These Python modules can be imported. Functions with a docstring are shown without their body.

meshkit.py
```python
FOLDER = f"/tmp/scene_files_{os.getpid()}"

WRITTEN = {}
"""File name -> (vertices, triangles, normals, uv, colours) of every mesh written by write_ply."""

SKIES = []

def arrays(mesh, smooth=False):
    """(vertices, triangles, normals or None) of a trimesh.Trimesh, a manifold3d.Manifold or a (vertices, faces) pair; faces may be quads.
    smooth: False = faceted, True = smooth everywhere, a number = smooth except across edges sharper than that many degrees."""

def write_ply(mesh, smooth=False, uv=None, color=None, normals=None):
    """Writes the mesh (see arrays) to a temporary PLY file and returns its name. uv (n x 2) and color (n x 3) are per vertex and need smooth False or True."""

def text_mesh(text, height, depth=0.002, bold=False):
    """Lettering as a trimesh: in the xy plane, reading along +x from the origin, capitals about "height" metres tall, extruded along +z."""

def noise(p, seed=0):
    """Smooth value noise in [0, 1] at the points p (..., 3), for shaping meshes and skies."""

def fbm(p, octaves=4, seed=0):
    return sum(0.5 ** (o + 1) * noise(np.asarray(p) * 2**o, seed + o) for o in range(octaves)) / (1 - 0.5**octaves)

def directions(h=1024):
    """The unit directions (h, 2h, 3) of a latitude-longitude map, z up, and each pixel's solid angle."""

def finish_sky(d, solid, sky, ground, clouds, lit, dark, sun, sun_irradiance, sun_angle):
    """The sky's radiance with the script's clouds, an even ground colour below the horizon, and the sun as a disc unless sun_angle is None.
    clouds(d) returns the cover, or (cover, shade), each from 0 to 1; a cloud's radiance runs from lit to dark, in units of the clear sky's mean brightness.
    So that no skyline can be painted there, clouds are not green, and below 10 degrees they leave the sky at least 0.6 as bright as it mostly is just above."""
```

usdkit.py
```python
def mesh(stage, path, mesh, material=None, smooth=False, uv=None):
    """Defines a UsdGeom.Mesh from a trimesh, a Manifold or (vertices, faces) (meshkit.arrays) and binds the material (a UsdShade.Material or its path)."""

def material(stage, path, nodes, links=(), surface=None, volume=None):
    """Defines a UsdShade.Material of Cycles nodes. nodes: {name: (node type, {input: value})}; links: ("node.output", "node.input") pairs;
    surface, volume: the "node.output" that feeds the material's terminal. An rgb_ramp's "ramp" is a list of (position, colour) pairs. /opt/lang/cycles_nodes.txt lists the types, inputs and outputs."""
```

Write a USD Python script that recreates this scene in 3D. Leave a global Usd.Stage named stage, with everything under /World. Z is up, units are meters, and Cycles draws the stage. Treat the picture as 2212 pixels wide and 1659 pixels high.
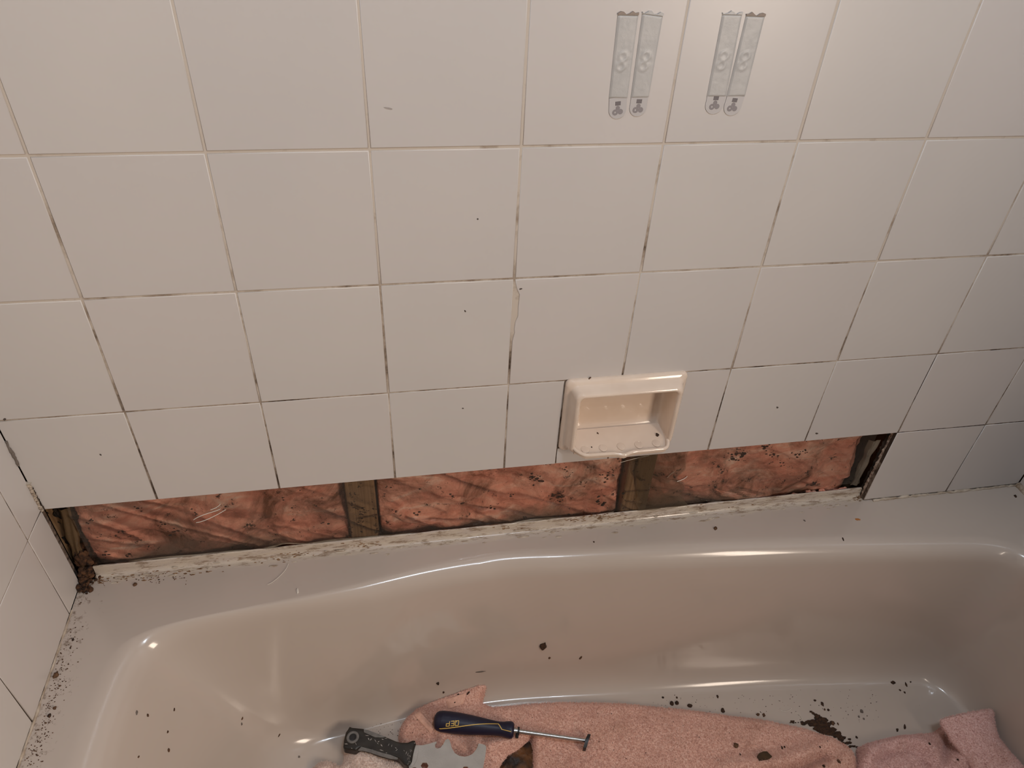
import math, random
import numpy as np
import trimesh
import shapely
from shapely.geometry import Polygon, LineString, Point, box as sbox
from shapely.ops import unary_union
from scipy.interpolate import CubicSpline, LinearNDInterpolator
from pxr import Usd, UsdGeom, UsdLux, UsdShade, Gf, Sdf, Vt
import usdkit, meshkit

random.seed(7)
RNG = np.random.default_rng(7)
stage = Usd.Stage.CreateInMemory()
UsdGeom.SetStageUpAxis(stage, UsdGeom.Tokens.z)
UsdGeom.SetStageMetersPerUnit(stage, 1.0)
UsdGeom.Xform.Define(stage, '/World')

# ------------------------------------------------------------------ camera
F_PX = 1575.145
CAM = np.array([0.470476887, -0.717903508, 0.889223804])
ROT = np.array([[0.98467111, 0.0702898, -0.15963129],
                [-0.16850702, 0.61966102, -0.76656742],
                [0.04503541, 0.78171578, 0.62200663]])       # columns: right, up, back
cam = UsdGeom.Camera.Define(stage, '/World/camera')
m4 = np.eye(4)
m4[:3, :3] = ROT.T
m4[3, :3] = CAM
cam.AddTransformOp().Set(Gf.Matrix4d(*m4.ravel().tolist()))
cam.CreateHorizontalApertureAttr(36.0)
cam.CreateVerticalApertureAttr(36.0 * 1659 / 2212)
cam.CreateFocalLengthAttr(36.0 * F_PX / 2212)
cam.CreateClippingRangeAttr(Gf.Vec2f(0.02, 50))
EXPOSURE = 1.07
cam.GetPrim().CreateAttribute('exposure', Sdf.ValueTypeNames.Float).Set(EXPOSURE)

# ------------------------------------------------------------------ lights
def sphere_light(name, p, r, power, col):
    l = UsdLux.SphereLight.Define(stage, '/World/' + name)
    l.AddTranslateOp().Set(Gf.Vec3d(*p))
    l.CreateRadiusAttr(r)
    l.CreateIntensityAttr(power)
    l.CreateColorAttr(Gf.Vec3f(*col))
    return l

# whitish ceiling bulbs above the tub, warm vanity light on the room's right side
sphere_light('bulb_light', (0.75, -0.75, 1.75), 0.032, 212.0, (0.76, 0.875, 1.0))
sphere_light('bulb_light_001', (0.93, -0.83, 1.75), 0.032, 77.0, (0.76, 0.875, 1.0))
def rect_light(name, p, r, w, h, i, col):
    l = UsdLux.RectLight.Define(stage, '/World/' + name)
    l.AddTranslateOp().Set(Gf.Vec3d(*p))
    l.AddRotateXYZOp().Set(Gf.Vec3f(*r))
    l.CreateWidthAttr(w)
    l.CreateHeightAttr(h)
    l.CreateIntensityAttr(i)
    l.CreateColorAttr(Gf.Vec3f(*col))
rect_light('vanity_light', (1.49, -1.45, 0.80), (90, 0, 90), 0.60, 0.80, 8.2, (1.0, 0.83, 0.68))

# ------------------------------------------------------------------ helpers
def S(r, g, b):
    c = np.array([r, g, b]) / 255.0
    return tuple(np.where(c < 0.04045, c / 12.92, ((c + 0.055) / 1.055) ** 2.4))

def ray(u, v):
    return ROT @ np.array([(u - 1106) / F_PX, -(v - 829.5) / F_PX, -1.0])

def on(u, v, axis, val):
    r = ray(u, v)
    return CAM + r * (val - CAM[axis]) / r[axis]

used = {}
def numbered(parent, name):
    k = (parent, name)
    n = used.get(k, 0)
    used[k] = n + 1
    return f'{parent}/{name}' + (f'_{n:03d}' if n else '')

def say(prim, label=None, cat=None, group=None, kind=None):
    for k, v in (('label', label), ('category', cat), ('group', group), ('kind', kind)):
        if v:
            prim.SetCustomDataByKey(k, v)
    return prim

def thing(name, label=None, cat=None, group=None, kind=None, loc=None):
    x = UsdGeom.Xform.Define(stage, numbered('/World', name))
    if loc is not None:
        x.AddTranslateOp().Set(Gf.Vec3d(*map(float, loc)))
    say(x.GetPrim(), label, cat, group, kind)
    return x.GetPrim()

def obj(name, mesh, mat, parent=None, smooth=False, label=None, cat=None, group=None, kind=None):
    base = '/World' if parent is None else str(parent.GetPath())
    p = numbered(base, name)
    if parent is not None:
        op = [o for o in UsdGeom.Xformable(parent).GetOrderedXformOps()]
        if op and isinstance(mesh, trimesh.Trimesh):
            t = np.array(op[0].Get())
            mesh = mesh.copy()
            mesh.apply_translation(-t)
    m = usdkit.mesh(stage, p, mesh, mat, smooth=smooth)
    say(m.GetPrim(), label, cat, group, kind)
    return m.GetPrim()

def T(v, f):
    v = np.asarray(v, float)
    f = np.asarray(f, int)
    if f.shape[1] == 4:
        f = np.vstack([f[:, [0, 1, 2]], f[:, [0, 2, 3]]])
    return trimesh.Trimesh(v, f, process=False)

def cat_(*ms):
    return trimesh.util.concatenate([m for m in ms])

def bx(x0, x1, y0, y1, z0, z1):
    m = trimesh.creation.box((x1 - x0, y1 - y0, z1 - z0))
    m.apply_translation(((x0 + x1) / 2, (y0 + y1) / 2, (z0 + z1) / 2))
    return m

def rbox(x0, x1, y0, y1, z0, z1, b=0.002):
    """A box with chamfered edges."""
    pts = []
    for sx, X0 in ((1, x0), (-1, x1)):
        for sy, Y0 in ((1, y0), (-1, y1)):
            for sz, Z0 in ((1, z0), (-1, z1)):
                pts += [(X0 + sx * b, Y0 + sy * b, Z0), (X0 + sx * b, Y0, Z0 + sz * b), (X0, Y0 + sy * b, Z0 + sz * b)]
    return trimesh.convex.convex_hull(np.array(pts))

def extrude(poly, h):
    parts = [trimesh.creation.extrude_polygon(g, h, engine='earcut') for g in getattr(poly, 'geoms', [poly]) if g.area > 1e-12]
    return cat_(*parts)

def slab_xz(poly, y0, y1):
    """Polygon in the x-z plane extruded from y0 to y1."""
    m = extrude(poly, y1 - y0)
    v = m.vertices
    m2 = T(np.stack([v[:, 0], y1 - v[:, 2], v[:, 1]], 1), m.faces)
    return m2

def grid_faces(n, m, wrap=False):
    i, j = np.meshgrid(np.arange(n - 1), np.arange(m if wrap else m - 1), indexing='ij')
    a = i * m + j
    b = i * m + (j + 1) % m
    return np.stack([a, b, b + m, a + m], -1).reshape(-1, 4)

def loft(rings):
    rings = np.asarray(rings)
    n, m, _ = rings.shape
    return T(rings.reshape(-1, 3), grid_faces(n, m, True))

def tube(path, r, sides=8, caps=True):
    path = np.asarray(path, float)
    r = np.broadcast_to(np.asarray(r, float), len(path))
    d = np.gradient(path, axis=0)
    d /= np.linalg.norm(d, axis=1, keepdims=True)
    up = np.array([0, 0, 1.0]) if abs(d[0][2]) < 0.9 else np.array([1.0, 0, 0])
    rings = []
    for p, t, q in zip(path, d, r):
        a = np.cross(t, up)
        a /= np.linalg.norm(a)
        b = np.cross(a, t)
        ang = np.linspace(0, 2 * np.pi, sides, endpoint=False)
        rings.append(p + q * (np.cos(ang)[:, None] * a + np.sin(ang)[:, None] * b))
    m = loft(rings)
    if caps:
        v = np.vstack([m.vertices, path[0], path[-1]])
        n = len(m.vertices)
        k = np.arange(sides)
        f = np.vstack([m.faces, np.stack([np.full(sides, n), (k + 1) % sides, k], 1),
                       np.stack([np.full(sides, n + 1), n - sides + k, n - sides + (k + 1) % sides], 1)])
        m = T(v, f)
    m.fix_normals()
    return m

def frame_lathe(prof, p0, axis, sides=40):
    """Lathe: prof is (distance along axis, radius) pairs from p0."""
    axis = np.asarray(axis, float) / np.linalg.norm(axis)
    a = np.cross(axis, [0, 0, 1.0])
    a /= np.linalg.norm(a)
    b = np.cross(a, axis)
    ang = np.linspace(0, 2 * np.pi, sides, endpoint=False)
    rings = [np.asarray(p0) + d * axis + r * (np.cos(ang)[:, None] * a + np.sin(ang)[:, None] * b) for d, r in prof]
    m = loft(rings)
    m.fix_normals()
    return m

def lump(r, seed, squash=(1, 1, 1), sub=1, rough=0.5):
    m = trimesh.creation.icosphere(subdivisions=sub, radius=1.0)
    n = meshkit.noise(m.vertices * 1.7 + seed * 3.1, seed)
    m.vertices = m.vertices * (1 - rough / 2 + rough * n)[:, None] * np.asarray(squash) * r
    return m

# ------------------------------------------------------------------ materials
LOOKS = '/World/Looks'
UsdGeom.Scope.Define(stage, LOOKS)
def mat(name, nodes, links=(), surface='p.BSDF'):
    return usdkit.material(stage, f'{LOOKS}/{name}', nodes, links, surface=surface)

def plain(name, col, rough=0.5, **kw):
    return mat(name, {'p': ('principled_bsdf', {'base_color': col, 'roughness': rough, **kw})})

def mottled(name, c0, c1, scale, rough=0.5, lo=0.35, hi=0.65, bump=0.0, bscale=None, detail=4, **kw):
    n = {'g': ('geometry', {}), 'n': ('noise_texture', {'scale': scale, 'detail': detail}),
         'r': ('rgb_ramp', {'ramp': [(lo, c0), (hi, c1)]}), 'p': ('principled_bsdf', {'roughness': rough, **kw})}
    l = [('g.position', 'n.vector'), ('n.fac', 'r.fac'), ('r.color', 'p.base_color')]
    if bump:
        n['n2'] = ('noise_texture', {'scale': bscale or scale * 3, 'detail': 3})
        n['b'] = ('bump', {'strength': bump, 'distance': 0.002})
        l += [('g.position', 'n2.vector'), ('n2.fac', 'b.height'), ('b.normal', 'p.normal')]
    return mat(name, n, l)

def tile_mat(name, col, col2):
    return mat(name, {
        'g': ('geometry', {}), 'n': ('noise_texture', {'scale': 5.0, 'detail': 2}),
        'r': ('rgb_ramp', {'ramp': [(0.35, col), (0.65, col2)]}),
        'n2': ('noise_texture', {'scale': 9.0, 'detail': 1}),
        'b': ('bump', {'strength': 0.10, 'distance': 0.004}),
        'p': ('principled_bsdf', {'roughness': 0.30, 'specular_ior_level': 0.42})},
        [('g.position', 'n.vector'), ('n.fac', 'r.fac'), ('r.color', 'p.base_color'), ('g.position', 'n2.vector'), ('n2.fac', 'b.height'), ('b.normal', 'p.normal')])

M_TILE = [tile_mat('tile_glaze_a', (0.585, 0.545, 0.52), (0.605, 0.56, 0.535)),
          tile_mat('tile_glaze_b', (0.575, 0.54, 0.52), (0.595, 0.555, 0.53)),
          tile_mat('tile_glaze_c', (0.585, 0.55, 0.525), (0.61, 0.57, 0.54))]

# grout: beige higher up, dirtier and darker in blotches towards the tub
M_GROUT = mat('grout', {
    'g': ('geometry', {}), 'x': ('separate_xyz', {}),
    'n': ('noise_texture', {'scale': 16.0, 'detail': 5, 'roughness': 0.65}),
    'h': ('math', {'math_type': 'multiply_add', 'value2': -0.50, 'value3': 0.16}),
    's': ('math', {'math_type': 'add'}),
    'r': ('rgb_ramp', {'ramp': [(0.40, (0.56, 0.49, 0.42)), (0.52, (0.34, 0.27, 0.21)), (0.62, (0.07, 0.045, 0.03)), (1.0, (0.02, 0.014, 0.01))]}),
    'p': ('principled_bsdf', {'roughness': 0.9})},
    [('g.position', 'n.vector'), ('g.position', 'x.vector'), ('x.z', 'h.value1'), ('n.fac', 's.value1'), ('h.value', 's.value2'),
     ('s.value', 'r.fac'), ('r.color', 'p.base_color')])

M_BOARD = mottled('wallboard', (0.05, 0.03, 0.02), (0.28, 0.20, 0.15), 140, 0.95, bump=0.8, bscale=500)
M_EDGE = mottled('tile_adhesive', (0.16, 0.09, 0.06), (0.50, 0.40, 0.32), 160, 0.95, bump=0.8, bscale=500)
M_PAINT = plain('wall_paint', (0.22, 0.20, 0.18), 1.0, specular_ior_level=0.0)
M_CEIL = plain('ceiling_paint', (0.30, 0.28, 0.26), 1.0, specular_ior_level=0.0)
M_FLOOR = plain('floor_vinyl', (0.12, 0.10, 0.09), 1.0, specular_ior_level=0.0)
M_CAULK = mottled('old_caulk', (0.34, 0.26, 0.19), (0.58, 0.50, 0.41), 60, 0.6, bump=0.5, bscale=300)

# tub enamel: bone grey, with worn grey-brown residue along the wall joint (a band with a shape of its own)
M_TUB = mat('tub_enamel', {
    'g': ('geometry', {}), 'x': ('separate_xyz', {}),
    'nb': ('noise_texture', {'scale': 3.0, 'detail': 2}),
    'rb': ('rgb_ramp', {'ramp': [(0.35, (0.510, 0.438, 0.382)), (0.65, (0.535, 0.460, 0.404))]}),
    # band near the wall: y from -0.012 up
    'mp': ('mapping', {'scale': (22, 90, 90)}),
    'ns': ('noise_texture', {'scale': 1.0, 'detail': 6, 'roughness': 0.7}),
    'yb': ('map_range', {'from_min': -0.022, 'from_max': 0.004, 'to_min': 0.0, 'to_max': 1.0, 'clamp': True}),
    'a': ('math', {'math_type': 'multiply', 'value2': 1.0}),
    'rm': ('rgb_ramp', {'ramp': [(0.38, (0, 0, 0)), (0.58, (0.8, 0.8, 0.8))]}),
    'mx': ('mix_color', {'b': (0.56, 0.48, 0.385)}),
    'nd': ('noise_texture', {'scale': 1.6, 'detail': 7, 'roughness': 0.75}),
    'ad': ('math', {'math_type': 'multiply', 'value2': 0.95}),
    'rd': ('rgb_ramp', {'ramp': [(0.50, (0, 0, 0)), (0.60, (0.8, 0.8, 0.8))]}),
    'md': ('mix_color', {'b': (0.22, 0.145, 0.09)}),
    # fine spatter of dirt along the left wall
    'xl': ('map_range', {'from_min': 0.075, 'from_max': 0.016, 'to_min': 0.0, 'to_max': 1.0, 'clamp': True}),
    'nl': ('noise_texture', {'scale': 110.0, 'detail': 5, 'roughness': 0.7}),
    'al': ('math', {'math_type': 'multiply_add', 'value2': 0.22}),
    'rl': ('rgb_ramp', {'ramp': [(0.70, (0, 0, 0)), (0.84, (0.7, 0.7, 0.7))]}),
    'ml': ('mix_color', {'b': (0.16, 0.105, 0.065)}),
    'rr': ('map_range', {'from_min': 0.0, 'from_max': 1.0, 'to_min': 0.16, 'to_max': 0.5}),
    'p': ('principled_bsdf', {'specular_ior_level': 0.5, 'coat_weight': 0.35, 'coat_roughness': 0.05})},
    [('g.position', 'x.vector'), ('g.position', 'nb.vector'), ('nb.fac', 'rb.fac'),
     ('g.position', 'mp.vector'), ('mp.vector', 'ns.vector'), ('x.y', 'yb.value'), ('yb.result', 'a.value1'), ('ns.fac', 'a.value2'),
     ('a.value', 'rm.fac'), ('rb.color', 'mx.a'), ('rm.color', 'mx.fac'),
     ('mp.vector', 'nd.vector'), ('nd.fac', 'ad.value1'), ('yb.result', 'ad.value2'), ('ad.value', 'rd.fac'), ('mx.result', 'md.a'), ('rd.color', 'md.fac'),
     ('x.x', 'xl.value'), ('g.position', 'nl.vector'), ('xl.result', 'al.value1'), ('nl.fac', 'al.value3'), ('al.value', 'rl.fac'), ('md.result', 'ml.a'), ('rl.color', 'ml.fac'),
     ('ml.result', 'p.base_color'), ('rm.color', 'rr.value'), ('rr.result', 'p.roughness')])

# pink glass wool: streaked, dusty at the foot, with black mould spots
M_WOOL = mat('glass_wool', {
    'g': ('geometry', {}), 'x': ('separate_xyz', {}),
    'mp': ('mapping', {'rotation': (0, 0.6, 0), 'scale': (14, 20, 34)}),
    'n': ('noise_texture', {'scale': 1.0, 'detail': 5, 'roughness': 0.6, 'distortion': 1.2}),
    'r': ('rgb_ramp', {'ramp': [(0.25, S(166, 100, 80)), (0.42, S(228, 154, 132)), (0.58, S(240, 178, 156)), (0.74, S(252, 222, 204))]}),
    'n2': ('noise_texture', {'scale': 12.0, 'detail': 8, 'roughness': 0.70, 'distortion': 1.0}),
    'r2': ('rgb_ramp', {'ramp': [(0.44, (0, 0, 0)), (0.56, (0.45, 0.45, 0.45)), (0.66, (0.95, 0.95, 0.95))]}),
    'm2': ('mix_color', {'b': S(112, 68, 44)}),
    'n3': ('noise_texture', {'scale': 42.0, 'detail': 7, 'roughness': 0.8}),
    'r3': ('rgb_ramp', {'ramp': [(0.585, (0, 0, 0)), (0.63, (1, 1, 1))]}),
    'm3': ('mix_color', {'b': S(38, 22, 14)}),
    'n4': ('noise_texture', {'scale': 13.0, 'detail': 3}),
    'zb': ('map_range', {'from_min': 0.075, 'from_max': 0.015, 'to_min': -0.30, 'to_max': 0.26}),
    's4': ('math', {'math_type': 'add'}),
    'r4': ('rgb_ramp', {'ramp': [(0.58, (0, 0, 0)), (0.80, (0.85, 0.85, 0.85))]}),
    'm4': ('mix_color', {'b': S(136, 112, 96)}),
    'nb': ('noise_texture', {'scale': 260.0, 'detail': 4}),
    'b': ('bump', {'strength': 0.45, 'distance': 0.003}),
    'p': ('principled_bsdf', {'roughness': 0.9, 'specular_ior_level': 0.2})},
    [('g.position', 'x.vector'), ('g.position', 'mp.vector'), ('mp.vector', 'n.vector'), ('n.fac', 'r.fac'),
     ('g.position', 'n2.vector'), ('n2.fac', 'r2.fac'), ('r.color', 'm2.a'), ('r2.color', 'm2.fac'),
     ('g.position', 'n4.vector'), ('x.z', 'zb.value'), ('n4.fac', 's4.value1'), ('zb.result', 's4.value2'), ('s4.value', 'r4.fac'),
     ('m2.result', 'm4.a'), ('r4.color', 'm4.fac'),
     ('g.position', 'n3.vector'), ('n3.fac', 'r3.fac'), ('m4.result', 'm3.a'), ('r3.color', 'm3.fac'), ('m3.result', 'p.base_color'),
     ('g.position', 'nb.vector'), ('nb.fac', 'b.height'), ('b.normal', 'p.normal')])

M_STUD = mat('stud_wood', {
    'g': ('geometry', {}), 'mp': ('mapping', {'scale': (260, 60, 9)}),
    'n': ('noise_texture', {'scale': 1.0, 'detail': 4}),
    'r': ('rgb_ramp', {'ramp': [(0.3, S(108, 80, 52)), (0.7, S(152, 120, 86))]}),
    'mk': ('mapping', {'scale': (150, 150, 120)}),
    'n2': ('noise_texture', {'scale': 1.0, 'detail': 4, 'roughness': 0.7}),
    'r2': ('rgb_ramp', {'ramp': [(0.60, (0, 0, 0)), (0.66, (1, 1, 1))]}),
    'm2': ('mix_color', {'b': S(26, 18, 12)}),
    'p': ('principled_bsdf', {'roughness': 0.85})},
    [('g.position', 'mp.vector'), ('mp.vector', 'n.vector'), ('n.fac', 'r.fac'), ('g.position', 'mk.vector'), ('mk.vector', 'n2.vector'), ('n2.fac', 'r2.fac'),
     ('r.color', 'm2.a'), ('r2.color', 'm2.fac'), ('m2.result', 'p.base_color')])

def film_mat(name, opacity, col, gloss=0.5):
    return mat(name, {
        'g': ('geometry', {}), 'n': ('noise_texture', {'scale': 9.0, 'detail': 4}),
        'o': ('map_range', {'from_min': 0.35, 'from_max': 0.65, 'to_min': opacity * 0.5, 'to_max': opacity * 1.4, 'clamp': True}),
        't': ('transparent_bsdf', {'color': (0.97, 0.965, 0.95)}), 'd': ('diffuse_bsdf', {'color': col}),
        'm': ('mix_closure', {}), 'f': ('fresnel', {'IOR': 1.35}),
        'gl': ('glossy_bsdf', {'color': (gloss, gloss, gloss), 'roughness': 0.16}), 'm2': ('mix_closure', {})},
        [('g.position', 'n.vector'), ('n.fac', 'o.value'), ('o.result', 'm.fac'), ('t.BSDF', 'm.closure1'), ('d.BSDF', 'm.closure2'),
         ('f.fac', 'm2.fac'), ('m.closure', 'm2.closure1'), ('gl.BSDF', 'm2.closure2')], surface='m2.closure')
M_FILM = film_mat('vapour_film', 0.08, (0.36, 0.29, 0.24))
M_FILM2 = film_mat('vapour_film_fold', 0.55, (0.36, 0.30, 0.23), 0.8)
M_FILM3 = film_mat('vapour_film_brown', 0.75, (0.15, 0.095, 0.05), 0.5)
M_FILM4 = film_mat('vapour_film_dusty', 0.28, (0.17, 0.13, 0.09), 0.3)

M_DISH = mottled('cream_ceramic', (0.74, 0.60, 0.49), (0.78, 0.645, 0.535), 30, 0.12, coat_weight=0.5, coat_roughness=0.04)
M_STRIP = mottled('adhesive_strip', (0.45, 0.44, 0.43), (0.50, 0.485, 0.47), 60, 0.4, bump=0.15, bscale=200)
M_TAB = plain('strip_tab', (0.50, 0.475, 0.47), 0.35)
M_ICON = plain('tab_print', (0.17, 0.15, 0.155), 0.6)
M_ICON2 = plain('tab_print_pale', (0.26, 0.235, 0.24), 0.6)
M_RESIDUE = plain('strip_residue', (0.30, 0.24, 0.20), 0.7)

def towel_mat(name, c0, c1, c2):
    return mat(name, {
        'g': ('geometry', {}), 'n': ('noise_texture', {'scale': 420.0, 'detail': 3}),
        'r': ('rgb_ramp', {'ramp': [(0.30, c0), (0.52, c1), (0.72, c2)]}),
        'nl': ('noise_texture', {'scale': 16.0, 'detail': 4}),
        'rl': ('rgb_ramp', {'ramp': [(0.50, (0, 0, 0)), (0.78, (0.55, 0.55, 0.55))]}),
        'ml': ('mix_color', {'b': S(190, 142, 120)}),
        'b': ('bump', {'strength': 0.9, 'distance': 0.0022}),
        'p': ('principled_bsdf', {'roughness': 0.95, 'specular_ior_level': 0.1, 'sheen_weight': 0.25, 'sheen_roughness': 0.6})},
        [('g.position', 'n.vector'), ('n.fac', 'r.fac'), ('g.position', 'nl.vector'), ('nl.fac', 'rl.fac'), ('r.color', 'ml.a'), ('rl.color', 'ml.fac'),
         ('ml.result', 'p.base_color'), ('n.fac', 'b.height'), ('b.normal', 'p.normal')])
M_TOWEL = towel_mat('pink_terry', S(206, 156, 138), S(228, 182, 164), S(242, 206, 190))
M_TOWEL2 = towel_mat('rose_terry', S(208, 162, 152), S(228, 186, 178), S(242, 208, 202))
M_TOWEL3 = towel_mat('pale_terry', S(216, 190, 176), S(234, 214, 202), S(246, 232, 222))

M_BAND = mottled('woven_band', S(216, 168, 148), S(228, 182, 162), 200, 0.95, bump=0.3, bscale=600)
M_NAVY = plain('navy_plastic', (0.006, 0.006, 0.026), 0.45)
M_YELLOW = plain('yellow_print', (0.60, 0.40, 0.10), 0.5)
M_STEEL = mottled('bright_steel', (0.50, 0.50, 0.50), (0.62, 0.62, 0.61), 80, 0.3, metallic=1.0)
M_BLADE = mottled('dull_blade_steel', (0.44, 0.42, 0.39), (0.52, 0.50, 0.465), 30, 0.42, metallic=0.55, bump=0.1, bscale=400)
M_BLACK = plain('black_metal', (0.012, 0.012, 0.013), 0.4)
M_HANDLE = mottled('black_handle_plastic', (0.010, 0.008, 0.006), (0.026, 0.021, 0.016), 60, 0.4)
M_INSERT = mottled('grey_rubber', (0.13, 0.125, 0.12), (0.19, 0.18, 0.17), 120, 0.7)
M_SMEAR = mottled('dried_paint_smear', (0.30, 0.27, 0.24), (0.50, 0.47, 0.43), 200, 0.8)
M_DIRT = mottled('dark_dirt', S(34, 20, 10), S(70, 44, 24), 300, 0.85)
M_BROWN = mottled('brown_dirt', S(66, 44, 28), S(104, 74, 50), 300, 0.85)
M_GREYCRUMB = plain('grey_crumb', (0.16, 0.13, 0.11), 0.9)
M_ORANGE = mottled('orange_splinter', S(140, 84, 36), S(190, 124, 62), 300, 0.8)
M_CHIP = mottled('board_chip', S(50, 34, 14), S(72, 50, 24), 90, 0.8)
M_KRAFT = mottled('brown_kraft_paper', S(26, 13, 6), S(112, 72, 38), 40, 0.32, bump=0.5, bscale=120)
M_SCUFF = plain('scuff', (0.09, 0.07, 0.06), 0.8)
M_SCUFF_PALE = plain('scuff_pale', (0.36, 0.32, 0.30), 0.8)
M_WHITE = plain('white_fibre', (0.75, 0.70, 0.62), 0.6)
M_MOULD = mottled('black_mould', (0.008, 0.006, 0.004), (0.05, 0.032, 0.02), 90, 0.95, bump=0.6, bscale=300)
M_STAIN = mottled('ledge_dirt', S(96, 66, 42), S(150, 116, 84), 160, 0.95)
M_SPECK = mottled('mould_specks', S(30, 18, 11), S(74, 46, 32), 120, 0.95)
M_ROT = mottled('rotten_wood', S(36, 21, 12), S(92, 60, 36), 160, 0.95, bump=0.8, bscale=400)

# ------------------------------------------------------------------ room shell
XL, XR = 0.0147, 1.5301
ZF, ZC, YF = -0.40, 1.98, -2.30
COLS = [XL, 0.0, 0.1541, 0.3092, 0.4632, 0.6157, 0.7677, 0.9213, 1.0773, 1.2336, 1.3881, XR]
COLX = [XL, 0.1541, 0.3092, 0.4632, 0.6157, 0.7677, 0.9213, 1.0773, 1.2336, 1.3881, XR]
ROWZ = [0.0018, 0.1545, 0.3056, 0.4617, 0.6164] + [0.6164 + 0.1545 * k for k in range(1, 8)]
ZTOP = ROWZ[-1]
HOLE = sbox(0.0, -0.2, 1.2336, 0.1545)
DISH_CUT = sbox(0.702, 0.196, 0.847, 0.298)

def tile_mesh(pts, y_front=0.0, th=0.0085, bev=0.0011, tilt=(0, 0)):
    """Glazed tile: an outline in (x, z), cushion edge, front at y_front."""
    outer = np.asarray(pts, float)
    p = Polygon(outer)
    if not p.exterior.is_ccw:
        outer = outer[::-1]
        p = Polygon(outer)
    # mitred inset, vertex for vertex
    n = len(outer)
    inner = []
    for i in range(n):
        a, b, c = outer[i - 1], outer[i], outer[(i + 1) % n]
        d1 = (b - a) / np.linalg.norm(b - a)
        d2 = (c - b) / np.linalg.norm(c - b)
        n1, n2 = np.array([-d1[1], d1[0]]), np.array([-d2[1], d2[0]])
        k = n1 + n2
        inner.append(b + bev * k / max(np.dot(k, n1), 0.3))
    inner = np.array(inner)
    cx, cz = outer.mean(0)
    def lift(q, y):
        return np.stack([q[:, 0], y + (q[:, 0] - cx) * tilt[0] + (q[:, 1] - cz) * tilt[1], q[:, 1]], 1)
    rings = np.stack([lift(outer, y_front + th), lift(outer, y_front + bev), lift(outer * 0.65 + inner * 0.35, y_front + bev * 0.35), lift(inner, y_front)])
    side = loft(rings)
    cap_v, cap_f = trimesh.creation.triangulate_polygon(Polygon(inner), engine='earcut')
    cap = T(lift(np.asarray(cap_v), y_front), cap_f)
    m = cat_(side, cap)
    m.merge_vertices()
    m.fix_normals()
    return m

def joint(r):
    return 0.0013 if r >= 3 else (0.0011 if r >= 2 else 0.0009)

wall_back = thing('wall_back', kind='structure')
full = sbox(XL, -0.05, XR, ZTOP)
grout_poly = full.difference(HOLE).difference(DISH_CUT)
obj('grout', slab_xz(grout_poly.intersection(sbox(0, 0.0018, 2, 3)), 0.0011, 0.0080), M_GROUT, wall_back)
board_poly = sbox(XL - 0.02, 0.0, XR + 0.02, ZTOP).difference(HOLE.buffer(0.001)).difference(DISH_CUT)
obj('wallboard', slab_xz(board_poly, 0.0082, 0.0155), M_BOARD, wall_back)
obj('upper_plaster', bx(XL - 0.02, XR + 0.02, 0.0, 0.02, ZTOP + 0.001, ZC), M_PAINT, wall_back)

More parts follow.
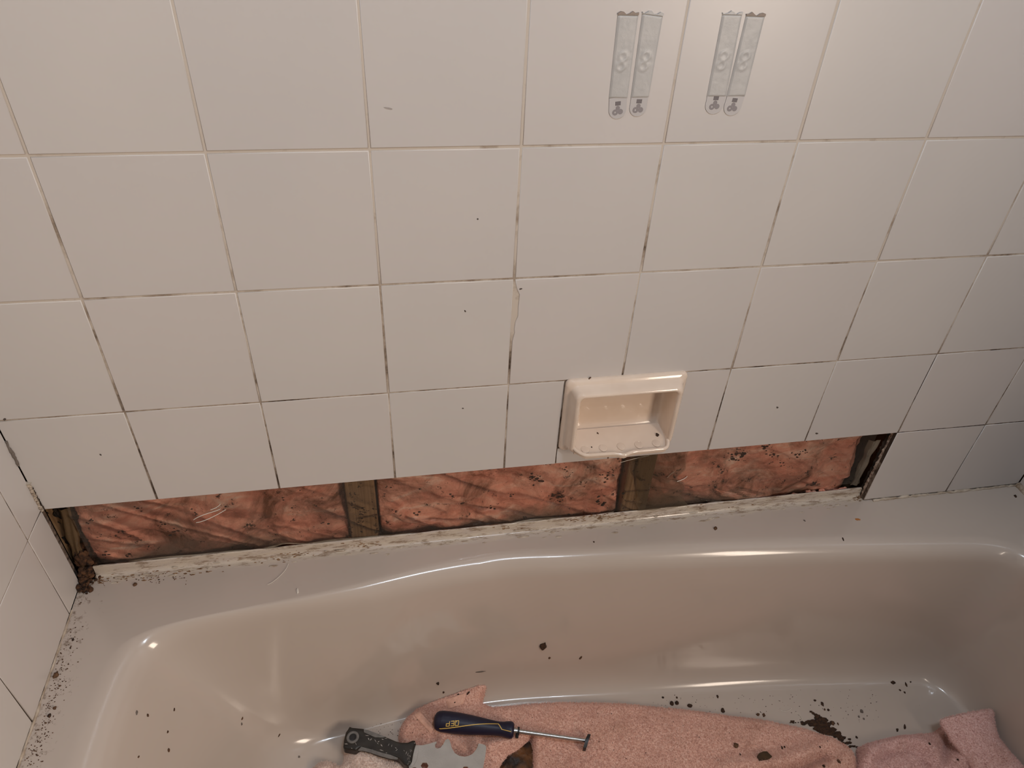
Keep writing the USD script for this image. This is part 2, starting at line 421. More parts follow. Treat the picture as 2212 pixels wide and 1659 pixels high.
rt = np.random.default_rng(3)
for r in range(len(ROWZ) - 1):
    for c in range(len(COLX) - 1):
        if r == 0 and c < 8:
            continue
        j = joint(r) * rt.uniform(0.85, 1.15)
        x0, x1, z0, z1 = COLX[c] + j, COLX[c + 1] - j, ROWZ[r] + j, ROWZ[r + 1] - j
        if c == 0:
            x0 = COLX[0] + 0.0004
        if c == 9:
            x1 = COLX[10] - 0.0006
        if r == 1 and c < 8:
            z0 = ROWZ[1]
        x0 += rt.normal(0, 0.0002)
        x1 += rt.normal(0, 0.0002)
        tilt = (rt.normal(0, 0.0012), rt.normal(0, 0.0012))
        mt = M_TILE[rt.integers(3)]
        polys = [[(x0, z0), (x1, z0), (x1, z1), (x0, z1)]]
        if r == 1 and c == 4:       # tiles cut round the soap dish
            polys = [[(x0, z0), (0.6895, z0), (0.6895, z1), (x0, z1)], [(0.6907, z0), (x1, z0), (x1, 0.1835), (0.6907, 0.1835)]]
        if r == 1 and c == 5:
            polys = [[(x0, z0), (x1, z0), (x1, z1), (0.8585, z1), (0.8585, 0.1835), (x0, 0.1835)]]
        if r == 2 and c == 4:       # chipped left edge
            polys = [[(x0, z0), (x1, z0), (x1, z1), (x0 + 0.0005, z1), (x0 + 0.003, 0.447), (x0 + 0.0062, 0.440), (x0 + 0.0055, 0.424),
                      (x0 + 0.0058, 0.410), (x0 + 0.0030, 0.402), (x0 + 0.0022, 0.392), (x0 + 0.0028, 0.386), (x0 + 0.0008, 0.375)]]
        for q in polys:
            obj('tile', tile_mesh(q, tilt=tilt), mt, wall_back, smooth=40)

sc_ = np.random.default_rng(5)
for u, v, a_, b_, an in ((217, 982, 6, 3, -35), (1000, 882, 4, 3, 0), (1032, 473, 4, 4, 0), (1005, 672, 6, 3, -50), (1125, 624, 8, 3, 15), (1679, 880, 5, 4, 0), (1764, 936, 7, 4, 0), (840, 234, 22, 4, -12), (10, 906, 7, 6, 0)):
    c = np.array([u, v])
    an_ = math.radians(-an)
    e1_, e2_ = np.array([math.cos(an_), math.sin(an_)]), np.array([-math.sin(an_), math.cos(an_)])
    q = [c + a_ / 2 * math.cos(t) * e1_ * sc_.uniform(0.7, 1.1) + b_ / 2 * math.sin(t) * e2_ * sc_.uniform(0.7, 1.1) for t in np.linspace(0, 2 * np.pi, 9)[:-1]]
    obj('scuff_mark', slab_xz(Polygon([on(x, y, 1, 0.0)[[0, 2]] for x, y in q]).buffer(0), -0.0004, 0.0006), M_SCUFF_PALE if u == 840 else M_SCUFF, wall_back)
# rough edge of tile adhesive and board along the right side of the opening
def ragged_strip(x0, y0, y1, za, zb, n=90, amp=0.0035, seed=1, thick=0.004):
    zs = np.linspace(za, zb, n)
    ys = np.linspace(y0, y1, 7)
    Z, Y = np.meshgrid(zs, ys, indexing='ij')
    nz = meshkit.fbm(np.stack([Z * 210, Y * 300, 0 * Z + seed], -1), 4, seed)
    X = x0 - amp * nz * (0.4 + 0.6 * (Y - y0) / (y1 - y0))
    v = np.stack([X, Y, Z], -1).reshape(-1, 3)
    v2 = v.copy()
    v2[:, 0] = x0 + thick
    n_ = len(v)
    f = grid_faces(n, 7)
    m = T(np.vstack([v, v2]), np.vstack([f, f[:, ::-1] + n_]))
    return m
obj('board_edge', ragged_strip(1.2342, 0.0095, 0.0160, -0.004, 0.153, 140, 0.0050, 5), M_MOULD, wall_back)
obj('adhesive_edge', ragged_strip(1.2340, 0.0068, 0.0100, -0.002, 0.153, 140, 0.0046, 2), M_EDGE, wall_back, label='ragged brown broken edge of tile adhesive and board')
# studs
for x0, x1, lab in ((0.392, 0.433, 'brown stained wooden stud speckled with black mould'), (0.810, 0.853, 'grey green stained wooden stud behind plastic film'),
                    (1.2700, 1.3080, None), (0.000, 0.0300, None)):
    obj('stud', rbox(x0, x1, 0.0165 if x0 > 0.1 else 0.028, 0.112, -0.38, ZC - 0.1, 0.0015), M_STUD, wall_back, label=lab)
obj('sill_plate', rbox(0.0, XR, 0.025, 0.112, -0.40, -0.381, 0.002), M_STUD, wall_back)
obj('outer_sheathing', bx(XL - 0.05, XR + 0.05, 0.114, 0.13, ZF, ZC), M_MOULD, wall_back)
obj('nail_hole', trimesh.creation.cylinder(0.0022, 0.001, sections=12, transform=trimesh.transformations.translation_matrix((0, 0, 0)) @ trimesh.transformations.rotation_matrix(np.pi / 2, (1, 0, 0))).apply_translation((on(1346, 1066, 1, 0.0162)[0], 0.0162, on(1346, 1066, 1, 0.0162)[2])), M_MOULD, wall_back, label='round nail hole in the stud')

# left wall: plane x = XL, tiles run along y; narrow column in the corner
def swap_left(m):       # (x, y, z) of a back-wall style piece: x -> distance from corner
    v = m.vertices
    return T(np.stack([XL - v[:, 1], -v[:, 0], v[:, 2]], 1), m.faces[:, ::-1])
def swap_right(m):
    v = m.vertices
    return T(np.stack([XR + v[:, 1], -v[:, 0], v[:, 2]], 1), m.faces)
SIDE = [0.0, 0.0500, 0.2005, 0.3545, 0.508, 0.662]
ZS = [0.0] + ROWZ[1:]
def side_wall(name, swap, rr):
    wl = thing(name, kind='structure')
    obj('grout', swap(slab_xz(sbox(0.0, 0.0, SIDE[-1], ZTOP), 0.0011, 0.0080)), M_GROUT, wl)
    obj('wallboard', swap(slab_xz(sbox(-0.018, 0.0, 2.30, ZTOP), 0.0082, 0.0200)), M_BOARD, wl)
    obj('upper_plaster', swap(slab_xz(unary_union([sbox(SIDE[-1] + 0.001, ZF, -YF, ZTOP), sbox(0.0, ZTOP + 0.001, -YF, ZC)]), 0.0, 0.0079)), M_PAINT, wl)
    for r in range(len(ZS) - 1):
        for c in range(len(SIDE) - 1):
            j = joint(r) * rr.uniform(0.8, 1.1)
            q = [(SIDE[c] + (j if c else 0.0003), ZS[r] + (j if r else 0.0012)), (SIDE[c + 1] - j, ZS[r] + (j if r else 0.0012)), (SIDE[c + 1] - j, ZS[r + 1] - j), (SIDE[c] + (j if c else 0.0003), ZS[r + 1] - j)]
            m = swap(tile_mesh(q, tilt=(rr.normal(0, 0.0012), rr.normal(0, 0.0012))))
            m.fix_normals()
            obj('tile', m, M_TILE[rr.integers(3)], wl, smooth=40)
    return wl
wall_left = side_wall('wall_left', swap_left, np.random.default_rng(11))
wall_right = side_wall('wall_right', swap_right, np.random.default_rng(12))
obj('floor', bx(XL - 0.02, XR + 0.02, YF, 0.112, ZF - 0.02, ZF), M_FLOOR, kind='structure')
obj('ceiling', bx(XL - 0.02, XR + 0.02, YF - 0.02, 0.112, ZC, ZC + 0.02), M_CEIL, kind='structure')

def ragged_bead(path, w, seed, n=60, gap=0.0):
    """A caulk bead of uneven width along a path (list of points)."""
    path = np.asarray(path, float)
    t = np.linspace(0, 1, len(path))
    tt = np.linspace(0, 1, n)
    p = np.stack([np.interp(tt, t, path[:, k]) for k in range(3)], 1)
    q = meshkit.fbm(np.stack([tt * n / 3, 0 * tt, 0 * tt + seed], -1), 3, seed)
    r = w * np.clip(0.35 + 1.3 * (q - gap), 0.08, 1.5)
    p = p + (meshkit.noise(np.stack([tt * n / 2, 0 * tt + 5, 0 * tt + seed], -1), seed)[:, None] - 0.5) * w * 0.6
    return tube(p, r, 7)
obj('corner_caulk', ragged_bead([(XL + 0.001, -0.0015, 0.155), (XL + 0.001, -0.0015, 0.205)], 0.0026, 5), M_CAULK, wall_left, smooth=50, label='cracked strip of old caulk in the corner')
obj('corner_crack', ragged_bead([(XL + 0.0035, -0.0006, 0.1555), (XL + 0.003, -0.0006, 0.196)], 0.0009, 8, 50), M_MOULD, wall_left, smooth=50)
obj('corner_smear', ragged_bead([(XL + 0.0012, -0.0008, 0.236), (XL + 0.0008, -0.0008, 0.275)], 0.0017, 9, 40), M_GREYCRUMB, wall_left, smooth=50, label='dark grey smear where corner caulk is missing')
obj('tub_joint_caulk', ragged_bead([(1.250, -0.0012, 0.0010), (1.529, -0.0012, 0.0008)], 0.0022, 15, 120), M_CAULK, wall_back, smooth=50, label='thin beige caulk line under the tiles')
obj('corner_caulk', ragged_bead([(XR - 0.001, -0.001, 0.001), (XR - 0.002, -0.06, 0.001), (XR - 0.002, -0.30, 0.001)], 0.0055, 17, 90), M_CAULK, wall_right, smooth=50, label='thick beige caulk bead in the tub corner')
obj('tub_joint_caulk', ragged_bead([(XL + 0.0008, -0.045, 0.0006), (XL + 0.0012, -0.66, 0.0006)], 0.0014, 19, 160), M_CAULK, wall_left, smooth=50)

# ------------------------------------------------------------------ bathtub
RIM = [(0.0927, -0.1071), (0.168, -0.0797), (0.289, -0.0667), (0.384, -0.0524), (0.485, -0.0333), (0.555, -0.0240), (0.640, -0.0222), (0.844, -0.0331),
       (1.0, -0.045), (1.146, -0.0591), (1.30, -0.079), (1.400, -0.097), (1.452, -0.140), (1.470, -0.25), (1.470, -0.40), (1.455, -0.58),
       (1.38, -0.655), (1.1, -0.68), (0.76, -0.69), (0.42, -0.68), (0.16, -0.655), (0.083, -0.58), (0.068, -0.40), (0.066, -0.25), (0.0725, -0.168)]
FLO = [(0.325, -0.128), (0.352, -0.108), (0.402, -0.097), (0.455, -0.090), (0.520, -0.0865), (0.600, -0.086), (0.690, -0.092), (0.840, -0.108),
       (0.985, -0.121), (1.115, -0.134), (1.27, -0.151), (1.370, -0.163), (1.412, -0.190), (1.428, -0.26), (1.428, -0.40), (1.41, -0.56),
       (1.34, -0.61), (1.1, -0.635), (0.76, -0.64), (0.5, -0.635), (0.37, -0.60), (0.322, -0.54), (0.305, -0.40), (0.303, -0.25), (0.310, -0.165)]
TUB_H = 0.34
def closed(ctrl, n):
    c = np.array(ctrl + [ctrl[0]])
    t = np.arange(len(c))
    return CubicSpline(t, c, bc_type='periodic')(np.linspace(0, len(ctrl), n, endpoint=False))
NT = 250
rim, flo = closed(RIM, NT), closed(FLO, NT)
D = np.linalg.norm(flo - rim, axis=1)
dirn = (flo - rim) / D[:, None]
rings = []
a = np.clip(0.42 * D, 0.012, 0.034)
b = np.clip(0.42 * D, 0.012, 0.075)
wall_v = np.stack([D - a - b, np.full(NT, -TUB_H)], 1)
wl_ = np.linalg.norm(wall_v, axis=1)
wd = wall_v / wl_[:, None]
ka, kb = np.minimum(0.034, wl_ * 0.3), np.minimum(0.07, wl_ * 0.35)
pa = np.stack([a, 0 * a], 1) + wd * ka[:, None]
pb = np.stack([D - b, np.full(NT, -TUB_H)], 1) - wd * kb[:, None]
prof = []
for s in np.linspace(0, 1, 14):
    prof.append((1 - s) ** 2 * np.zeros((NT, 2)) + 2 * s * (1 - s) * np.stack([a, 0 * a], 1) + s * s * pa)
for s in np.linspace(0, 1, 12)[1:-1]:
    prof.append((1 - s) * pa + s * pb)
for s in np.linspace(0, 1, 16):
    prof.append((1 - s) ** 2 * pb + 2 * s * (1 - s) * np.stack([D - b, np.full(NT, -TUB_H)], 1) + s * s * np.stack([D, np.full(NT, -TUB_H)], 1))
for q in prof:
    rings.append(np.column_stack([rim + dirn * q[:, :1], q[:, 1]]))
basin = loft(rings)
def flat(poly, z):
    v, f = trimesh.creation.triangulate_polygon(poly, engine='earcut')
    m = T(np.column_stack([v, np.full(len(v), z)]), f)
    if m.face_normals[:, 2].mean() < 0:
        m.faces = m.faces[:, ::-1]
    return m
floor_cap = flat(Polygon(flo), -TUB_H)
if basin.face_normals[:, 2].mean() < 0:
    basin.faces = basin.faces[:, ::-1]
YA = -0.76
deck = flat(sbox(XL, YA, XR, 0.006).difference(Polygon(rim)), 0.0)
inner = cat_(basin, floor_cap, deck)
inner.merge_vertices()
tub = thing('bathtub', 'bone grey enamelled bathtub with dirty ledge under the opened tile wall', 'bathtub')
obj('basin', inner, M_TUB, tub, smooth=35)
# upturned flange behind the tile line
prof_f = [(0.006, 0.0), (0.0085, 0.0006), (0.0105, 0.0022), (0.0118, 0.005), (0.0122, 0.009), (0.0123, 0.017), (0.0132, 0.0186), (0.0150, 0.0184), (0.0156, 0.017), (0.0156, -0.06)]
xs = np.linspace(XL + 0.018, XR, 160)
fl = []
for k, (y, z) in enumerate(prof_f):
    nz = meshkit.fbm(np.stack([xs * 60, 0 * xs, 0 * xs + k], -1), 3, 4) - 0.5
    fl.append(np.stack([xs, np.full_like(xs, y) + nz * 0.0006 * (2 < k < 9), np.full_like(xs, z) + (0.0022 * nz if 4 < k < 9 else 0)], 1))
fm = T(np.array(fl).reshape(-1, 3), grid_faces(len(prof_f), len(xs)))
if fm.face_normals[:160, 2].mean() < 0:
    fm.faces = fm.faces[:, ::-1]
obj('flange', fm, M_TUB, tub, smooth=60, label='upturned back flange crusted with old caulk')
obj('apron', rbox(XL, XR, YA - 0.012, YA, ZF, 0.0, 0.003), M_TUB, tub)
# crusts of old caulk left on the ledge and flange
cr = np.random.default_rng(21)
crust = []
for k in range(170):
    u = cr.uniform(0, 1)
    x = 0.05 + 1.16 * u
    y = cr.normal(0.0045, 0.0055) if cr.uniform() < 0.75 else cr.normal(-0.004, 0.004)
    dens = meshkit.noise(np.array([x * 12, 0.3, 0.7]), 5)
    if cr.uniform() > dens * 1.3 or not (-0.014 < y < 0.0118):
        continue
    z = 0.0 if y < 0.008 else 0.004
    m = lump(cr.uniform(0.0009, 0.0026), k, (cr.uniform(1.2, 3.4), 0.8, 0.28), 1, 0.9)
    m.apply_translation((x, y, z))
    crust.append(m)
obj('caulk_crust', cat_(*crust), M_CAULK, tub, smooth=50, kind='stuff', label='scraped off crusts of old beige caulk')

TUB_ALL = cat_(inner, fm)
STAIN_ON = [deck, fm]
interp_pts = np.vstack([basin.vertices, np.column_stack([flo * 0.6 + flo.mean(0) * 0.4, np.full(NT, -TUB_H)]), np.column_stack([flo * 0.1 + flo.mean(0) * 0.9, np.full(NT, -TUB_H)])])
tub_z = LinearNDInterpolator(interp_pts[:, :2], interp_pts[:, 2], fill_value=0.0)

_SEEN = {}
def _boxes(m):
    """Triangles of a mesh with the box each fills in the picture, kept per mesh."""
    if id(m) not in _SEEN:
        q = (m.vertices - CAM) @ ROT
        z = np.minimum(q[:, 2], -1e-4)
        uv = np.stack([1106 - F_PX * q[:, 0] / z, 829.5 + F_PX * q[:, 1] / z], 1)[m.faces]
        _SEEN[id(m)] = (m, np.array(m.triangles), uv.min(1) - 0.01, uv.max(1) + 0.01)
    return _SEEN[id(m)][1:]

def hit(mesh_list, u, v):
    """Nearest point and normal where the line of sight through (u, v) meets the meshes."""
    o, d = CAM, ray(u, v)
    best = None
    for m in mesh_list:
        tri, lo, hi = _boxes(m)
        near = np.where((lo[:, 0] <= u) & (hi[:, 0] >= u) & (lo[:, 1] <= v) & (hi[:, 1] >= v))[0]
        if not len(near):
            continue
        t = tri[near]
        e1, e2 = t[:, 1] - t[:, 0], t[:, 2] - t[:, 0]
        h = np.cross(d, e2)
        det = np.einsum('ij,ij->i', e1, h)
        ok = np.abs(det) > 1e-14
        inv = np.where(ok, 1 / np.where(ok, det, 1), 0)
        s = o - t[:, 0]
        uu = np.einsum('ij,ij->i', s, h) * inv
        q = np.cross(s, e1)
        vv = q @ d * inv
        tt = np.einsum('ij,ij->i', e2, q) * inv
        good = ok & (uu >= -1e-6) & (vv >= -1e-6) & (uu + vv <= 1 + 1e-6) & (tt > 0.01)
        if good.any():
            k = np.where(good)[0][np.argmin(tt[good])]
            if best is None or tt[k] < best[0]:
                n = np.cross(e1[k], e2[k])
                n /= np.linalg.norm(n)
                if n @ d > 0:
                    n = -n
                best = (tt[k], o + d * tt[k], n)
    return best

# ------------------------------------------------------------------ insulation behind the opening
def batt(x0, x1, seed, yb, z1=0.62):
    nx, nz = int((x1 - x0) / 0.0022), 130
    xs = np.linspace(x0, x1, nx)
    zs = np.concatenate([np.linspace(-0.06, 0.19, 110), np.linspace(0.20, z1, 20)])
    X, Z = np.meshgrid(xs, zs)
    P = np.stack([X, 0 * X, Z], -1)
    w1 = meshkit.fbm(P * 11 + seed, 3, seed)
    # slanting folds
    s = (X * 0.75 + Z * 0.9) * 20 + 2.2 * w1
    ridge = np.abs(meshkit.noise(np.stack([s, 0 * s + seed, Z * 4], -1), seed + 3) - 0.5) * 2
    fine = meshkit.fbm(P * 90, 4, seed + 7)
    edge = np.minimum(np.minimum(X - x0, x1 - X), 0.03) / 0.03
    Y = yb + 0.012 * (0.5 - w1) * 2 - 0.013 * (ridge - 0.5) + 0.008 * (fine - 0.5) + 0.010 * (1 - edge) ** 2
    Y = np.maximum(Y, np.where(Z > 0.15, 0.0175, 0.0142))
    foot = np.clip((0.03 - Z) / 0.03, 0, 1)
    Y += 0.004 * foot
    v = np.stack([X, Y, Z], -1).reshape(-1, 3)
    vb = v.copy()
    vb[:, 1] = 0.110
    f = grid_faces(len(zs), nx)
    n_ = len(v)
    # rim closing front to back
    idx = np.arange(n_).reshape(len(zs), nx)
    loop = np.concatenate([idx[0, :], idx[1:, -1], idx[-1, -2::-1], idx[-2:0:-1, 0]])
    l2 = np.roll(loop, -1)
    side = np.stack([loop, loop + n_, l2 + n_, l2], 1)
    m = T(np.vstack([v, vb]), np.vstack([f, f[:, ::-1] + n_, side]))
    m.fix_normals()
    return m
BATTS = []
def batt_mesh(*a):
    BATTS.append(batt(*a))
    return BATTS[-1]
for x0, x1, sd, yb, lab in ((0.034, 0.389, 3, 0.0205, 'pink glass wool batt showing in the left bay of the wall opening'),
                            (0.436, 0.807, 8, 0.0200, 'pink glass wool batt in the middle bay, black mould patches on it'),
                            (0.856, 1.213, 15, 0.0200, 'pink glass wool batt in the right bay under the plastic film')):
    obj('insulation_batt', batt_mesh(x0, x1, sd, yb), M_WOOL, smooth=True, label=lab, cat='insulation', group='insulation batts in the wall opening')

# plastic film stretched over studs and wool
def film(x0, x1, z0f, z1, yb, seed, fold=0.0):
    nx, nz = int((x1 - x0) / 0.004), 60
    xs = np.linspace(x0, x1, nx)
    rows = []
    for t in np.linspace(0, 1, nz):
        z = z0f(xs) * (1 - t) + z1 * t
        s = meshkit.fbm(np.stack([xs * 16 + z * 22, z * 5, 0 * xs + seed], -1), 3, seed)
        cr_ = np.abs(meshkit.noise(np.stack([xs * 26 + z * 40, z * 9, 0 * xs + seed], -1), seed + 2) - 0.5)
        y = yb + 0.0030 * (s - 0.5) - 0.0018 * (cr_ < 0.06) + 0.0025 * np.exp(-t * 9)
        rows.append(np.stack([xs, y, z], 1))
    return T(np.array(rows).reshape(-1, 3), grid_faces(nz, nx))
wob = lambda x: 0.013 + 0.010 * meshkit.fbm(np.stack([x * 9, 0 * x, 0 * x + 2], -1), 3, 6) + 0.006 * np.exp(-((x - 0.295) / 0.018) ** 2) + 0.010 * np.clip((x - 0.95) / 0.25, 0, 1)
sheet = thing('plastic_film', 'clear wrinkled plastic vapour film stretched over the insulation and studs', 'plastic film')
obj('sheet', film(0.036, 1.212, wob, 0.153, 0.0135, 3), M_FILM, sheet, smooth=True)
# folded hem: the film's gathered lower edge and its folded right edge
xs = np.linspace(0.08, 0.80, 150)
hem = np.stack([xs, 0.0150 + 0.002 * meshkit.noise(np.stack([xs * 30, 0 * xs, 0 * xs], -1), 3), wob(xs) - 0.0005], 1)
obj('hem', tube(hem, 0.0011 + 0.0011 * meshkit.noise(np.stack([xs * 40, 0 * xs, 0 * xs], -1), 9), 7), M_FILM2, sheet, smooth=True, label='rolled lower edge of the film')
def fold_strip(pts, w, seed, n=40):
    p = np.asarray(pts, float)
    t = np.linspace(0, 1, n)
    c = np.stack([np.interp(t, np.linspace(0, 1, len(p)), p[:, k]) for k in range(3)], 1)
    rows = []
    for k, s in enumerate(np.linspace(-1, 1, 9)):
        off = w * s * (0.7 + 0.6 * meshkit.noise(np.stack([t * 6, 0 * t, 0 * t + seed], -1), seed))
        rows.append(c + np.stack([off, -0.0025 * (1 - s * s) + 0.0012 * np.sin(s * 5 + t * 4), 0 * t], 1))
    return T(np.array(rows).reshape(-1, 3), grid_faces(9, n))
P = lambda u, v, y: on(u, v, 1, y)
obj('side_fold', fold_strip([P(1890, 950, 0.0165), P(1873, 985, 0.0155), P(1857, 1020, 0.0155), P(1846, 1046, 0.0165)], 0.0085, 3), M_FILM2, sheet, smooth=True, label='pale folded right edge of the film')
obj('side_fold', fold_strip([P(138, 1098, 0.020), P(150, 1135, 0.0195), P(163, 1180, 0.019), P(178, 1222, 0.0185)], 0.0075, 6), M_FILM3, sheet, smooth=True, label='brown stained folded left edge of the film')

for k, (w_, xo) in enumerate(((0.022, 0.0), (0.040, 0.018))):
    dusty = fold_strip([(0.832 + xo, 0.0126 - 0.0004 * k, 0.152), (0.845 + xo, 0.0126 - 0.0004 * k, 0.085), (0.862 + xo, 0.0126 - 0.0004 * k, 0.020)], w_, 11 + 3 * k, 50)
    obj('dusty_patch', dusty, M_FILM4, sheet, smooth=True, label='dusty grey green haze on the film over the stud' if k == 0 else None)
# torn tufts under the film at the right, a separate scrap of kraft facing
tr = np.random.default_rng(31)
tufts = []
for k in range(46):
    u = tr.uniform(1545, 1850)
    hgt = np.interp(u, [1545, 1620, 1850], [1104, 1092, 1058])
    p = on(u, hgt - 2 + tr.normal(0, 6), 1, 0.0195)
    if p[2] > np.interp(u, [1545, 1700, 1850], [0.022, 0.031, 0.036]):
        continue
    m = lump(tr.uniform(0.004, 0.0075), k + 50, (tr.uniform(0.9, 1.8), 0.45, tr.uniform(0.5, 1.0)), 2, 1.0)
    m.apply_transform(trimesh.transformations.rotation_matrix(tr.uniform(-0.8, 0.8), (0, 1, 0)))
    m.apply_translation((p[0], 0.0185, p[2]))
    tufts.append(m)
obj('insulation_tuft', cat_(*tufts), M_WOOL, smooth=True, label='torn orange pink shreds of wool below the film at the right end', cat='insulation', kind='stuff')

# black mould on studs and wool
mk = np.random.default_rng(37)
spots = []
def mould_at(u, v, r_px, n, surf_y=None):
    for _ in range(n):
        uu, vv = u + mk.normal(0, r_px * 0.55), v + mk.normal(0, r_px * 0.45)
        if surf_y is None:
            h = hit(BATTS, uu, vv)
            if h is None:
                continue
            p = h[1]
        else:
            p = on(uu, vv, 1, surf_y)
        if p[2] < 0.012 or p[2] > 0.150:
            continue
        sc = mk.uniform(0.15, 1.0) ** 1.8 * r_px * 0.00015 + 0.0003
        m = lump(sc, int(mk.integers(500)), (1.5, 0.35, 1.0), 1, 1.0)
        m.apply_translation(p)
        spots.append(m)
for u, v, r_, n in ((1160, 1035, 14, 22), (1205, 1070, 16, 26), (1150, 1028, 9, 10), (1215, 1010, 8, 8), (1230, 1020, 7, 6), (1310, 1030, 12, 16), (1322, 1018, 10, 10), (1300, 1085, 16, 12), (1105, 1070, 9, 8), (1080, 1000, 8, 6), (975, 1072, 8, 6), (1060, 1095, 8, 5),
                    (1590, 985, 18, 26), (1600, 978, 12, 14), (1660, 965, 14, 16), (1672, 985, 10, 10), (1720, 985, 10, 10), (1740, 975, 8, 6), (1690, 1000, 8, 6), (1760, 1000, 9, 5), (1560, 1020, 8, 4), (1800, 990, 8, 4), (1540, 1050, 8, 4),
                    (195, 1125, 9, 8), (215, 1155, 8, 6), (205, 1205, 9, 9), (225, 1200, 9, 8), (300, 1095, 10, 7), (345, 1132, 9, 6), (372, 1146, 12, 9), (420, 1110, 9, 6), (610, 1080, 9, 6), (640, 1100, 9, 6), (700, 1130, 10, 6), (680, 1095, 8, 4), (840, 1055, 8, 5), (900, 1110, 9, 5)):
    mould_at(u, v, r_, n)
for u, v, r_, n in ((762, 1090, 5, 6), (768, 1098, 5, 6), (784, 1102, 7, 10), (780, 1112, 6, 8), (780, 1126, 6, 9), (793, 1104, 4, 5), (757, 1140, 4, 10), (757, 1150, 5, 10), (758, 1160, 5, 8), (808, 1100, 4, 6), (810, 1118, 4, 6), (812, 1135, 4, 8), (814, 1147, 6, 12), (818, 1152, 5, 8)):
    mould_at(u, v, r_, n, 0.0160)
obj('mould_spots', cat_(*spots), M_SPECK, wall_back, kind='stuff', label='black mould specks on the studs and insulation')

# crumbs of rotten wood in the lower left corner of the opening
rr = np.random.default_rng(41)
cl = []
for k in range(120):
    t = rr.uniform(0, 1)
    c = np.array([0.020, 0.012, 0.016]) * (1 - t) + np.array([0.021, -0.008, 0.001]) * t
    p = c + rr.normal(0, 1, 3) * (0.006, 0.005, 0.003)
    p[0] = max(p[0], XL + 0.003)
    p[2] = max(p[2], 0.0008 if p[1] < 0.006 else 0.004)
    m = lump(rr.uniform(0.0012, 0.0045), k, (1, 1, 0.7), 1, 0.9)
    m.apply_translation(p)
    cl.append(m)
for k in range(60):
    p = np.array([rr.uniform(0.014, 0.034), rr.uniform(0.016, 0.028), rr.uniform(0.0, 0.05)])
    m = lump(rr.uniform(0.003, 0.007), k, (1, 0.6, 1.4), 1, 0.9)
    m.apply_translation(p)
    cl.append(m)
obj('rotten_crumbs', cat_(*cl), M_ROT, smooth=50, label='dark brown rotted crumbs heaped in the lower left corner of the opening', cat='debris', kind='stuff')
mm = []
for k in range(70):
    p = np.array([rr.uniform(0.012, 0.030), rr.uniform(0.027, 0.036), rr.uniform(0.05, 0.16)])
    m = lump(rr.uniform(0.004, 0.009), k + 9, (1, 0.5, 1.2), 1, 1.0)
    m.apply_translation(p)
    mm.append(m)
obj('mould_growth', cat_(*mm), M_MOULD, wall_left, smooth=50, kind='stuff', label='black mould growth in the wall cavity corner')

st = np.random.default_rng(43)
stain = []
for u0, v0, su, sv, n in ((1290, 1113, 26, 4, 70), (1240, 1122, 16, 3, 26), (215, 1255, 22, 4, 40), (300, 1248, 50, 3, 36), (400, 1236, 40, 4, 22), (640, 1196, 22, 4, 20), (790, 1176, 24, 4, 30), (1105, 1142, 14, 4, 16), (1860, 1072, 5, 4, 22), (1848, 1078, 4, 3, 10), (1500, 1092, 40, 4, 16), (560, 1212, 60, 5, 20)):
    for _ in range(n):
        h = hit(STAIN_ON, u0 + st.normal(0, su), v0 + st.normal(0, sv))
        if h is None or h[1][1] > 0.014:
            continue
        m = lump(st.uniform(0.0004, 0.0015), int(st.integers(900)), (st.uniform(1, 2.6), 0.8, 0.25), 1, 1.0)
        m.apply_translation(h[1])
        stain.append(m)
obj('dirt_crust', cat_(*stain), M_STAIN, tub, smooth=50, kind='stuff', label='brown dirt stuck along the back flange and ledge')

# ------------------------------------------------------------------ soap dish
def rrect(x0, x1, z0, z1, r, n=8):
    pts = []
    for cx, cz, a0 in ((x1 - r, z1 - r, 0), (x0 + r, z1 - r, 90), (x0 + r, z0 + r, 180), (x1 - r, z0 + r, 270)):
        for k in range(n):
            an = math.radians(a0 + 90 * k / (n - 1))
            pts.append((cx + r * math.cos(an), cz + r * math.sin(an)))
    return np.array(pts)
dish = thing('soap_dish', 'cream ceramic soap dish set into the white tile wall', 'soap dish')
DX0, DX1, DZ0, DZ1 = 0.6912, 0.8578, 0.1845, 0.3085
def dring(inset, y, r, zlo=0.0):
    q = rrect(DX0 + inset, DX1 - inset, DZ0 + inset + zlo, DZ1 - inset, r)
    return np.column_stack([q[:, 0], np.full(len(q), y), q[:, 1]])
dr = [dring(0.0, 0.0006, 0.007), dring(-0.0006, -0.002, 0.008), dring(0.0004, -0.0048, 0.008), dring(0.0028, -0.0068, 0.008), dring(0.0052, -0.0078, 0.009),
      dring(0.0068, -0.0098, 0.009), dring(0.0080, -0.0140, 0.010), dring(0.0092, -0.0190, 0.010), dring(0.0105, -0.0222, 0.010), dring(0.0125, -0.0242, 0.009), dring(0.0146, -0.0242, 0.008),
      dring(0.0164, -0.0225, 0.007), dring(0.0172, -0.0190, 0.006), dring(0.0180, -0.005, 0.006), dring(0.0192, 0.008, 0.007), dring(0.0225, 0.0135, 0.008), dring(0.030, 0.0150, 0.010)]
body = loft(dr)
cap = dring(0.030, 0.0150, 0.010)
cap_m = T(np.vstack([cap, cap.mean(0)]), [(i, (i + 1) % len(cap), len(cap)) for i in range(len(cap))])
body = cat_(body, cap_m)
body.merge_vertices()
body.fix_normals()
# cut the lower front away where the tray comes forward is covered by the tray itself
obj('body', body, M_DISH, dish, smooth=45)
